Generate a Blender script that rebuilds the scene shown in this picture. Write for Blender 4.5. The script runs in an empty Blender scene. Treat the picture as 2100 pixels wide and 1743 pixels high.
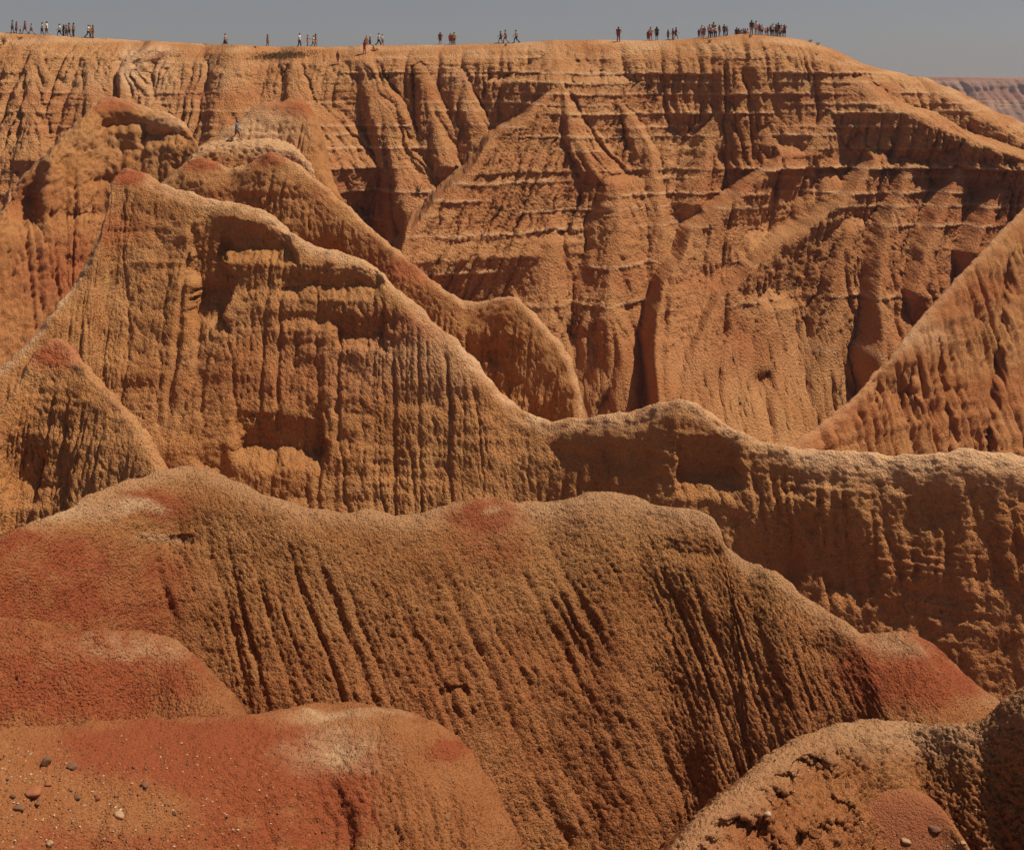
import bpy, bmesh, math, random
import numpy as np
from mathutils import Vector
from mathutils.bvhtree import BVHTree

# ------------------------------------------------------------------ camera, sky, sun, exposure
scene = bpy.context.scene
C = scene.collection
F = 2535.0; CX = 1050.0; HY = 172.0          # focal length, centre and horizon, in pixels of the 2100 x 1743 view of the photograph
W, H = 2100.0, 1743.0
cam = bpy.data.cameras.new('camera'); camo = bpy.data.objects.new('camera', cam); C.objects.link(camo)
camo.location = (0, 0, 0); camo.rotation_euler = (math.radians(90), 0, 0)
cam.sensor_fit = 'HORIZONTAL'; cam.sensor_width = 36.0; cam.lens = 36.0 * F / W
cam.shift_y = -(H / 2 - HY) / W              # view camera with front fall
cam.clip_start = 0.1; cam.clip_end = 60000
scene.camera = camo

SUN_EL = math.radians(60); SUN_AZ = math.radians(80)   # azimuth from +Y (away from camera) towards +X (right)
world = bpy.data.worlds.new('World'); scene.world = world; world.use_nodes = True
nt = world.node_tree; nt.nodes.clear()
sky = nt.nodes.new('ShaderNodeTexSky'); sky.sky_type = 'NISHITA'; sky.sun_disc = False
sky.sun_elevation = SUN_EL; sky.sun_rotation = SUN_AZ; sky.altitude = 800; sky.air_density = 1.0; sky.dust_density = 1.0; sky.ozone_density = 1.0
hs = nt.nodes.new('ShaderNodeHueSaturation'); hs.inputs['Saturation'].default_value = 0.5; hs.inputs['Hue'].default_value = 0.5
bg = nt.nodes.new('ShaderNodeBackground'); bg.inputs['Strength'].default_value = 0.047
wo = nt.nodes.new('ShaderNodeOutputWorld')
nt.links.new(sky.outputs[0], hs.inputs['Color']); tn = nt.nodes.new('ShaderNodeMix'); tn.data_type = 'RGBA'; tn.blend_type = 'MULTIPLY'; tn.inputs['Factor'].default_value = 1; tn.inputs['B'].default_value = (1.02, .965, 1.03, 1)
nt.links.new(hs.outputs[0], tn.inputs['A']); nt.links.new(tn.outputs['Result'], bg.inputs['Color']); nt.links.new(bg.outputs[0], wo.inputs['Surface'])
sl = bpy.data.lights.new('sun', 'SUN'); sl.energy = 5.0; sl.angle = math.radians(0.53); sl.color = (1.0, 0.92, 0.78)
so = bpy.data.objects.new('sun', sl); C.objects.link(so)
sd = Vector((math.cos(SUN_EL) * math.sin(SUN_AZ), math.cos(SUN_EL) * math.cos(SUN_AZ), math.sin(SUN_EL)))
so.rotation_euler = (-sd).to_track_quat('-Z', 'Y').to_euler()
scene.view_settings.view_transform = 'Standard'; scene.view_settings.look = 'None'
scene.cycles.max_bounces = 5; scene.cycles.diffuse_bounces = 3; scene.cycles.volume_bounces = 0
scene.view_settings.exposure = -0.03; scene.view_settings.gamma = 1.0

# ------------------------------------------------------------------ numpy noise
class Noise:
    def __init__(s, seed):
        r = np.random.RandomState(seed)
        s.p = np.concatenate([r.permutation(256)] * 3).astype(np.int32)
        g = r.normal(size=(256, 3)); s.g = (g / np.linalg.norm(g, axis=1, keepdims=True)).astype(np.float32)
    def __call__(s, x, y, z):
        x, y, z = np.broadcast_arrays(np.asarray(x, np.float32), np.asarray(y, np.float32), np.asarray(z, np.float32))
        xi = np.floor(x); yi = np.floor(y); zi = np.floor(z)
        xf = x - xi; yf = y - yi; zf = z - zi
        xi = xi.astype(np.int32) & 255; yi = yi.astype(np.int32) & 255; zi = zi.astype(np.int32) & 255
        f = lambda t: t * t * t * (t * (t * 6 - 15) + 10)
        u, v, w = f(xf), f(yf), f(zf)
        def c(a, b, d):
            h = s.p[s.p[s.p[xi + a] + yi + b] + zi + d]
            g = s.g[h]
            return g[..., 0] * (xf - a) + g[..., 1] * (yf - b) + g[..., 2] * (zf - d)
        l = lambda a, b, t: a + t * (b - a)
        return 1.5 * l(l(l(c(0,0,0), c(1,0,0), u), l(c(0,1,0), c(1,1,0), u), v),
                       l(l(c(0,0,1), c(1,0,1), u), l(c(0,1,1), c(1,1,1), u), v), w)
N1, N2, N3, N4 = Noise(11), Noise(23), Noise(37), Noise(53)
def fbm(n, P, sc, oc=3, gain=0.5, stretch=(1, 1, 1)):
    s = 0; a = 1.0; q = 1.0 / sc
    for o in range(oc):
        s = s + a * n(P[..., 0] * q * stretch[0] + 7.3 * o, P[..., 1] * q * stretch[1] + 3.1 * o, P[..., 2] * q * stretch[2] + 1.7 * o)
        a *= gain; q *= 2.03
    return s
def sm(a, b, x):
    t = np.clip((x - a) / (b - a), 0, 1); return t * t * (3 - 2 * t)
def rills(u, sp, seed, width=0.13, miss=0.25):
    """grooves at jittered places along u: returns groove depth 0..1 and rounded pillars between them 0..1"""
    r = np.random.RandomState(seed); jit = (r.rand(4096) - 0.5) * 0.75; dep = r.rand(4096); dep = np.where(dep < miss, 0, dep)
    v = u / sp; i = np.floor(v).astype(np.int64)
    best = np.full(v.shape, 9.0); d = np.zeros(v.shape)
    for k in (-1, 0, 1):
        j = (i + k) % 4096
        e = np.abs(v - (i + k + 0.5 + jit[j]))
        m = e < best
        best = np.where(m, e, best); d = np.where(m, dep[j], d)
    groove = d * np.exp(-(best / width) ** 2)
    t = np.clip(best * 2, 0, 1)
    return groove, np.sqrt(np.clip(1 - (1 - t) ** 2, 0, 1)) * (0.4 + 0.6 * d)
def vgroove(u, v, sc, stretch, nz, w, off=0.0):
    n = nz(u / sc, v / (sc * stretch), off); return np.clip(1 - np.abs(n) / w, 0, 1) ** 1.4
def worley(x, y, cell, seed):
    r = np.random.RandomState(seed); tx = r.rand(65536); ty = r.rand(65536)
    u = x / cell; v = y / cell; iu = np.floor(u).astype(np.int64); iv = np.floor(v).astype(np.int64)
    f1 = np.full(u.shape, 9.0); f2 = np.full(u.shape, 9.0)
    for a in (-1, 0, 1):
        for b in (-1, 0, 1):
            h = ((iu + a) * 73856093 ^ (iv + b) * 19349663) & 65535
            d = np.hypot(iu + a + tx[h] - u, iv + b + ty[h] - v)
            f2 = np.where(d < f1, f1, np.minimum(f2, d)); f1 = np.minimum(f1, d)
    return f1, f2

def px(xd, yd, Y):            # a pixel of the photograph and a distance -> a point
    return np.array([(xd - CX) / F * Y, Y, (HY - yd) / F * Y])
def proj(P):
    Y = np.maximum(P[..., 1], 0.5)
    return CX + P[..., 0] / Y * F, HY - P[..., 2] / Y * F
def normals(P):
    du = np.gradient(P, axis=1); dv = np.gradient(P, axis=0)
    n = np.cross(du, dv); n /= np.maximum(np.linalg.norm(n, axis=2, keepdims=True), 1e-9)
    return n
def gsmooth(a, sig):
    if sig <= 0: return a
    k = int(3 * sig) + 1; w = np.exp(-0.5 * (np.arange(-k, k + 1) / sig) ** 2); w /= w.sum()
    return np.convolve(np.pad(a, k, mode='edge'), w, mode='valid')

# ------------------------------------------------------------------ materials
def soil(name, tan=(0.51, 0.246, 0.093), tan2=(0.43, 0.178, 0.059), red=(0.37, 0.095, 0.036), pale=(0.64, 0.37, 0.195), fine=0.05, bump=0.02, clod=0.1, cbump=0.05, k=1.0):
    tan, tan2, red, pale = [tuple(v * k for v in c) for c in (tan, tan2, red, pale)]
    m = bpy.data.materials.new(name); m.use_nodes = True; t = m.node_tree; t.nodes.clear()
    nn = t.nodes.new; L = t.links.new
    out = nn('ShaderNodeOutputMaterial'); b = nn('ShaderNodeBsdfPrincipled'); b.inputs['Roughness'].default_value = 0.95
    b.inputs['Specular IOR Level'].default_value = 0.12
    L(b.outputs[0], out.inputs['Surface'])
    tc = nn('ShaderNodeTexCoord')
    def noise(sc, det=4, rough=0.6):
        n = nn('ShaderNodeTexNoise'); n.inputs['Scale'].default_value = sc; n.inputs['Detail'].default_value = det; n.inputs['Roughness'].default_value = rough
        L(tc.outputs['Object'], n.inputs['Vector']); return n.outputs['Fac']
    def mix(f, a, c2, mode='MIX'):
        x = nn('ShaderNodeMix'); x.data_type = 'RGBA'; x.blend_type = mode
        for s_, v in ((x.inputs['Factor'], f), (x.inputs['A'], a), (x.inputs['B'], c2)):
            if hasattr(v, 'default_value') or hasattr(v, 'links'): L(v, s_)
            elif isinstance(v, tuple): s_.default_value = (*v, 1)
            else: s_.default_value = v
        return x.outputs['Result']
    def ramp(f, lo, hi):
        r = nn('ShaderNodeMapRange'); r.inputs['From Min'].default_value = lo; r.inputs['From Max'].default_value = hi; L(f, r.inputs['Value']); return r.outputs[0]
    def attr(a):
        x = nn('ShaderNodeAttribute'); x.attribute_name = a; return x.outputs['Fac']
    c = mix(ramp(noise(1 / (fine * 40), 3), 0.35, 0.65), tan, tan2)
    c = mix(attr('red'), c, red)
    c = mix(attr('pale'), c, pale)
    g = ramp(noise(1 / (fine * 1.5), 2, 0.7), 0.25, 0.75)
    v = nn('ShaderNodeMapRange'); v.inputs['To Min'].default_value = 0.80; v.inputs['To Max'].default_value = 1.18; L(g, v.inputs['Value'])
    cm = nn('ShaderNodeCombineColor')
    for k in range(3): L(v.outputs[0], cm.inputs[k])
    c = mix(1.0, c, cm.outputs[0], 'MULTIPLY')
    L(c, b.inputs['Base Color'])
    bp = nn('ShaderNodeBump'); bp.inputs['Strength'].default_value = 1.0; bp.inputs['Distance'].default_value = bump
    L(noise(1 / fine, 2, 0.65), bp.inputs['Height'])
    vo = nn('ShaderNodeTexVoronoi'); vo.inputs['Scale'].default_value = 1 / clod; L(tc.outputs['Object'], vo.inputs['Vector'])
    b2 = nn('ShaderNodeBump'); b2.inputs['Strength'].default_value = 1.0; b2.inputs['Distance'].default_value = cbump * .62; b2.invert = True
    L(vo.outputs['Distance'], b2.inputs['Height']); L(b2.outputs[0], bp.inputs['Normal'])
    L(bp.outputs[0], b.inputs['Normal'])
    return m
M_FAR = soil('canyon_soil_far', fine=0.20, bump=0.30, tan=(0.505, 0.243, 0.097), tan2=(0.42, 0.174, 0.062), clod=.27, cbump=.11)
M_MID = soil('canyon_soil_mid', fine=0.09, bump=0.14, tan=(0.50, 0.235, 0.089), clod=.13, cbump=.085)
M_NEAR = soil('canyon_soil_near', fine=0.035, bump=0.055, tan=(0.50, 0.226, 0.083), tan2=(0.42, 0.165, 0.055), clod=.055, cbump=.065, k=.82)  # k darkens the soil: falloff towards the lower frame painted into the colour
M_FORE = soil('canyon_soil_fore', fine=0.018, bump=0.022, tan=(0.50, 0.226, 0.083), tan2=(0.42, 0.165, 0.055), clod=.030, cbump=.026, k=.76)  # k darker still, lens falloff at the frame bottom put into the colour
M_MESA = soil('mesa_soil', tan=(0.27, 0.145, 0.10), tan2=(0.22, 0.115, 0.08), fine=1.2, bump=0.6, clod=2.5, cbump=1.0)

def plain(name, col, rough=0.85):
    m = bpy.data.materials.get(name)
    if m: return m
    m = bpy.data.materials.new(name); m.use_nodes = True; t = m.node_tree; b = t.nodes['Principled BSDF']
    b.inputs['Roughness'].default_value = rough; b.inputs['Specular IOR Level'].default_value = 0.2
    tc = t.nodes.new('ShaderNodeTexCoord'); n = t.nodes.new('ShaderNodeTexNoise'); n.inputs['Scale'].default_value = 9; t.links.new(tc.outputs['Object'], n.inputs['Vector'])
    x = t.nodes.new('ShaderNodeMix'); x.data_type = 'RGBA'; x.inputs['A'].default_value = (*[c * 0.8 for c in col], 1); x.inputs['B'].default_value = (*[min(1, c * 1.15) for c in col], 1)
    t.links.new(n.outputs['Fac'], x.inputs['Factor']); t.links.new(x.outputs['Result'], b.inputs['Base Color'])
    return m

# ------------------------------------------------------------------ sheets
GRID = {}
def mesh_grid(name, P, mat, red=None, pale=None, label=None):
    nr, nc = P.shape[:2]; GRID[name] = P
    me = bpy.data.meshes.new(name)
    me.vertices.add(nr * nc); me.vertices.foreach_set('co', P.reshape(-1, 3).astype(np.float32).ravel())
    idx = np.arange(nr * nc).reshape(nr, nc)
    q = np.stack([idx[:-1, :-1], idx[1:, :-1], idx[1:, 1:], idx[:-1, 1:]], -1).reshape(-1, 4)
    me.loops.add(q.size); me.loops.foreach_set('vertex_index', q.astype(np.int32).ravel())
    me.polygons.add(len(q)); me.polygons.foreach_set('loop_start', np.arange(0, q.size, 4, dtype=np.int32))
    me.polygons.foreach_set('use_smooth', np.ones(len(q), bool))
    for an, arr in (('red', red), ('pale', pale)):
        a = me.attributes.new(an, 'FLOAT', 'POINT')
        a.data.foreach_set('value', (np.zeros(nr * nc) if arr is None else np.clip(arr, 0, 1).ravel()).astype(np.float32))
    me.update(calc_edges=True); me.materials.append(mat)
    o = bpy.data.objects.new(name, me); C.objects.link(o); o['kind'] = 'structure'
    if label: o['label'] = label
    return o

def catmull(pts, n=60):
    pts = np.array(pts, float); out = []
    P = np.vstack([2 * pts[0] - pts[1], pts, 2 * pts[-1] - pts[-2]])
    for i in range(1, len(P) - 2):
        p0, p1, p2, p3 = P[i - 1], P[i], P[i + 1], P[i + 2]
        d = lambda a, b: max(np.linalg.norm((a - b)[:3]), 1e-4) ** 0.5
        t0 = 0; t1 = d(p0, p1); t2 = t1 + d(p1, p2); t3 = t2 + d(p2, p3)
        for t in np.linspace(t1, t2, n, endpoint=False):
            a1 = (t1 - t) / t1 * p0 + t / t1 * p1
            a2 = (t2 - t) / (t2 - t1) * p1 + (t - t1) / (t2 - t1) * p2
            a3 = (t3 - t) / (t3 - t2) * p2 + (t - t2) / (t3 - t2) * p3
            b1 = (t2 - t) / t2 * a1 + t / t2 * a2
            b2 = (t3 - t) / (t3 - t1) * a2 + (t - t1) / (t3 - t1) * a3
            out.append((t2 - t) / (t2 - t1) * b1 + (t - t1) / (t2 - t1) * b2)
    out.append(pts[-1]); return np.array(out)

def ridge(name, st, front, back, ds, dv, mat, shape=None, disp=None, paint=None, rnd=0.6, label=None, bstep=8.0, vc=99.0):
    """st: stations (xd, yd, Y, angle of the front, steepness factor); front/back: lists of (horizontal, drop)"""
    pts = [list(px(s[0], s[1], s[2])) + [s[3], s[4]] for s in st]
    c = catmull(pts)
    L = np.concatenate([[0], np.cumsum(np.linalg.norm(np.diff(c[:, :3], axis=0), axis=1))])
    S = np.arange(0, L[-1], ds); cr = np.stack([np.interp(S, L, c[:, k]) for k in range(5)], 1)
    prof = [(-h, v, 0) for h, v in reversed(back)] + [(0, 0, 0)] + [(h, v, 1) for h, v in front]
    prof = np.array(prof, float)
    pl = np.concatenate([[0], np.cumsum(np.hypot(np.diff(prof[:, 0]), np.diff(prof[:, 1])))])
    t0 = pl[len(back)]
    fine = np.arange(0, pl[-1], 0.02 if dv < 0.03 else 0.05)
    ph = gsmooth(np.interp(fine, pl, prof[:, 0]), rnd / (fine[1] - fine[0])); pv = gsmooth(np.interp(fine, pl, prof[:, 1]), rnd / (fine[1] - fine[0]))
    pv -= np.interp(t0, fine, pv)
    T = np.concatenate([np.arange(0, t0 - rnd * 2.5, dv * bstep), np.arange(max(0, t0 - rnd * 2.5), pl[-1], dv)])
    tc_ = np.interp(vc, [q[1] for q in front], pl[len(back) + 1:])
    if vc < 99: T = np.concatenate([T[T < tc_], np.arange(tc_, pl[-1], dv * 6)])
    hh = np.interp(T, fine, ph); vv = np.interp(T, fine, pv)
    T = T - t0
    Hh = np.where(hh[:, None] > 0, hh[:, None] * cr[None, :, 4], hh[:, None])
    an = np.radians(gsmooth(cr[:, 3], 6))
    P = np.zeros((len(T), len(S), 3))
    P[..., 0] = cr[None, :, 0] + Hh * np.sin(an)[None]; P[..., 1] = cr[None, :, 1] - Hh * np.cos(an)[None]; P[..., 2] = cr[None, :, 2] - vv[:, None]
    SS = np.broadcast_to(S[None], P.shape[:2]); TT = np.broadcast_to(T[:, None], P.shape[:2]); VV = np.broadcast_to(vv[:, None], P.shape[:2])
    outd = np.stack([np.sin(an), -np.cos(an), np.zeros_like(an)], 1)[None]
    if shape is not None: P = P + shape(P, SS, TT, VV)[..., None] * outd
    xd, yd = proj(P)
    red, pale = paint(P, xd, yd, VV, TT, SS) if paint else (None, None)
    if disp is not None:
        n = normals(P); n *= np.sign((n * (outd + np.array([0, 0, 1.0]))).sum(2, keepdims=True) + 1e-9)
        P = P + disp(P, SS, TT, VV, xd, yd)[..., None] * n
    o = mesh_grid(name, P, mat, red, pale, label)
    return o, P

def alcoves(P, lst, noise_amp=(10, 7), seed=N1):
    """steep bare faces under a ledge: list of (x0, y0, x1, y1, depth) in photograph pixels"""
    xd, yd = proj(P)
    sc_ = 0.03 * float(np.median(P[..., 1])); a = fbm(seed, P, sc_, 4, .6); b = fbm(N2, P, sc_ * .7, 4, .6)
    xx = xd + a * noise_amp[0]; yy = yd + b * noise_amp[1]
    o = np.zeros(P.shape[:2])
    k_ = P[..., 1] / F
    for x0, y0, x1, y1, f in lst:
        q = (yy - y0) / (y1 - y0); d = f * .6 * (y1 - y0) * k_
        e = min(10, (x1 - x0) * 0.2)
        mx = sm(x0 - e, x0 + e, xx) * (1 - sm(x1 - e, x1 + e, xx))
        o -= d * mx * np.where(q < 0, 0, np.where(q < 1, q, np.clip(1 - (q - 1) / .5, 0, 1)))
    return o
def spot(xd, yd, cx, cy, rx, ry, soft=0.5):
    d = np.hypot((xd - cx) / rx, (yd - cy) / ry); return 1 - sm(1 - soft, 1 + soft, d)

# ------------------------------------------------------------------ the ground and the far mesa
def build_ground():
    xs = np.linspace(-9000, 9000, 61); ys = np.concatenate([[-3000, -500], np.linspace(-100, 1200, 30), [2000, 4000, 9000, 20000]])
    X, Y = np.meshgrid(xs, ys); P = np.stack([X, Y, -46 + 1.5 * N1(X / 90, Y / 90, 0.0)], -1)
    mesh_grid('ground', P, M_MESA, label='dry valley floor of the badlands far below the rim')
build_ground()

def build_mesa():
    Yb = 1250.0
    xs = np.concatenate([np.linspace(-900, 280, 60)[:-1], np.arange(280, 680, 1.6), np.linspace(680, 2200, 60)[1:]])
    zt = 6.6 + 0.6 * N1(xs / 60, 0, 0) ; t = np.concatenate([np.linspace(0, 4, 8)[:-1], np.linspace(4, 58, 70)])
    X = np.broadcast_to(xs[None], (len(t), len(xs))); T = np.broadcast_to(t[:, None], X.shape)
    pr = np.interp(t, [0, 1, 6, 14, 22, 30, 40, 58], [0, 3, 7, 14, 30, 42, 60, 100])[:, None]
    u = X + 6 * N2(X / 40, T / 20, 0)
    g, p = rills(u, 26.0, 5, 0.2, 0); g2, p2 = rills(u + 3 * N1(X / 20, T / 10, 3), 8.0, 6, 0.2, 0)
    k = sm(1, 10, T)
    Y = Yb - pr - k * (11 * p + 4.5 * p2 - 6 * g - 3 * g2) - 14 * N1(X / 120, 0, 9) - k * 1.5 * N4(X / 90, 0, T / 3)
    P = np.stack([X, Y, zt[None] - T], -1)
    red = 0.25 * sm(0.2, 0.6, N3(X / 300, 0, T / 6) + 0.3)
    mesh_grid('mesa', P, M_MESA, red, 0.25 * sm(0, .5, N4(X / 200, 0, T / 4)), 'far purple-brown mesa wall with fluted spurs under the horizon at right')
    ys = np.array([0, 30, 120, 500, 2000, 8000, 20000])
    X, YY = np.meshgrid(xs, ys); P2 = np.stack([X * (1 + YY / 3000), P[0, :, 1][None] + YY, zt[None] - 0.0004 * YY], -1)
    mesh_grid('plateau', P2, M_MESA, label='flat grassland plateau stretching away above the far mesa')
build_mesa()

# ------------------------------------------------------------------ the rim wall
RIM = [(-500, 128), (-200, 127), (0, 130), (51, 132), (101, 134), (168, 139), (252, 145), (291, 147), (360, 150), (600, 165), (888, 180), (1056, 186), (1182, 187), (1245, 187), (1461, 183), (1509, 181),
       (1737, 178), (1792, 178), (1976, 171), (2037, 171), (2148, 162), (2362, 158), (2440, 160), (2567, 161), (2666, 158), (2735, 155), (2758, 149), (2838, 143), (2868, 142), (2915, 137), (2940, 134),
       (2980, 136), (3030, 140), (3099, 147), (3193, 164), (3297, 199), (3406, 253), (3475, 273), (3555, 288), (3580, 298), (3664, 313), (3693, 338), (3733, 348), (3812, 402), (3857, 442), (3906, 452),
       (3936, 481), (3990, 496), (4040, 521), (4300, 600), (4700, 660)]
RIM = np.array(RIM, float) / 1.924
RIMY = lambda xd: np.interp(xd, [-250, 0, 500, 900, 1300, 1550, 1750, 1900, 2100, 2400], [158, 157, 157, 156, 154, 152, 155, 160, 168, 178])
_rx = (RIM[:, 0] - CX) / F * RIMY(RIM[:, 0]); _rz = (HY - RIM[:, 1]) / F * RIMY(RIM[:, 0]); _ry = RIMY(RIM[:, 0])
rim_z = lambda x: np.interp(x, _rx, _rz); rim_y = lambda x: np.interp(x, _rx, _ry)

SPURS = [  # ridge line of each spur from its top down (xd, yd, Y), recession of its left and right flank, roundness
    ([(75, 104, 150.5), (70, 140, 146), (60, 200, 141), (50, 330, 133)], .75, .9, .8),
    ([(180, 130, 149), (185, 200, 144), (190, 330, 135)], .9, .9, .6),
    ([(300, 104, 150.5), (262, 130, 146.5), (251, 150, 144.5), (252, 200, 139), (250, 330, 130)], 1.7, .55, .4),
    ([(475, 108, 150), (470, 150, 146), (465, 220, 139), (460, 330, 132)], .8, .9, .8),
    ([(600, 130, 149.5), (610, 190, 146), (620, 260, 141), (640, 350, 137)], .9, .9, .8),
    ([(735, 125, 150), (760, 200, 144), (800, 300, 138.5), (840, 400, 134), (875, 500, 130), (900, 700, 124)], 1.4, .62, 1.5),
    ([(860, 140, 149), (880, 200, 144), (905, 270, 140), (920, 340, 137)], .9, 1.3, .6),
    ([(945, 150, 148.5), (962, 210, 144), (985, 270, 141), (985, 340, 138)], .9, 1.6, .6),
    ([(1065, 125, 150.2), (1052, 170, 146.5), (1035, 230, 143), (1010, 290, 140)], .9, 1.0, .6),
    ([(1142, 170, 142), (1075, 232, 0), (1003, 285, 0), (953, 357, 0), (890, 422, 0), (832, 475, 0), (800, 540, 0)], 12, .36, .2),
    ([(1143, 172, 141.5), (1158, 230, 138.5), (1195, 310, 134.5), (1225, 360, 132)], .72, 1.0, .2),
    ([(1262, 377, 132.5), (1268, 430, 126.8), (1266, 500, 123.8), (1256, 640, 118.8), (1280, 760, 113), (1290, 900, 107)], .72, 1.2, .35),
    ([(1130, 500, 128), (1115, 600, 121.5), (1105, 700, 116), (1100, 900, 107)], .8, .9, .5),
    ([(1200, 145, 146), (1290, 230, 140.5), (1330, 310, 135.5), (1350, 400, 130), (1355, 500, 125.5), (1365, 640, 119), (1395, 800, 111), (1410, 900, 106)], .7, 3.0, .5),
    ([(1300, 110, 151), (1330, 135, 149), (1345, 190, 147), (1352, 260, 144.5), (1362, 330, 141.5)], .9, 1.3, .6),
    ([(1410, 115, 151), (1425, 170, 147), (1435, 230, 144)], 1.0, 1.0, .5),
    ([(1480, 195, 145.5), (1470, 250, 142.5), (1445, 330, 138), (1420, 420, 134)], .8, 1.2, .4),
    ([(1560, 160, 147.5), (1570, 230, 144.5), (1580, 300, 141.5)], 1.0, 1.1, .5),
    ([(1605, 320, 139), (1500, 410, 0), (1430, 472, 0), (1395, 530, 0), (1362, 575, 0), (1350, 640, 0), (1345, 760, 0)], 12, .72, .2),
    ([(1795, 328, 140), (1740, 400, 0), (1680, 450, 0), (1605, 500, 0), (1540, 555, 0), (1475, 610, 0), (1430, 690, 0), (1400, 800, 0)], 12, .62, .2),
    ([(1742, 475, 133), (1725, 560, 0), (1712, 650, 0), (1690, 760, 0), (1680, 900, 0)], .7, .95, .4),
    ([(1570, 640, 125), (1555, 740, 0), (1540, 900, 0)], .7, .9, .4),
    ([(1868, 342, 139.5), (1835, 420, 0), (1812, 520, 0), (1806, 620, 0), (1815, 760, 0)], 4, .8, .3),
    ([(1965, 348, 139), (1930, 430, 0), (1900, 510, 0), (1880, 600, 0)], 4, .8, .3),
    ([(2070, 348, 139), (2030, 430, 0), (1995, 520, 0)], 4, .8, .3),
    ([(1767, 168, 147.5), (1819, 214, 144), (1876, 235, 142), (1946, 271, 140), (2036, 304, 138), (2110, 330, 137)], .38, 1.6, .5),
    ([(1700, 188, 147), (1690, 260, 144.5), (1660, 320, 141)], .8, .8, .6),
    ([(1900, 170, 156), (1960, 205, 151), (2030, 250, 147), (2110, 300, 144)], .6, 1.5, .5),
]
def spur_line(pts, m=.74):
    if pts[0][0] in (1767, 1900): return np.array([px(*q) for q in pts])      # these two run sideways along the wall
    out = [px(*pts[0])]
    for q in pts[1:]:
        c = (HY - q[1]) / F; Yi, zi = out[-1][1], out[-1][2]
        out.append(px(q[0], q[1], (Yi - m * zi) / (1 - m * c)))
    return np.array(out)
def smin(a, b, k):
    h = np.clip(0.5 + 0.5 * (b - a) / k, 0, 1); return b * (1 - h) + a * h - k * h * (1 - h)

LEDGES = [(3.0, .3, .5, 12), (1.2, .6, 0.6, 1), (.1, .3, .3, 13), (-1.2, .4, 0.4, 2), (-2.4, .3, .3, 14), (-3.4, .6, 0.5, 3), (-5.0, .3, .3, 15), (-6.0, .4, 0.4, 4), (-7.5, .45, .4, 5), (-9.6, 1.5, .8, 6), (-10.6, .3, .3, 16), (-12.2, .5, .5, 7), (-13.6, .25, .3, 17), (-15.5, .4, .4, 8), (-19.0, .35, .5, 9), (-22.3, .6, .5, 10), (-27, .4, .6, 11)]

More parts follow.
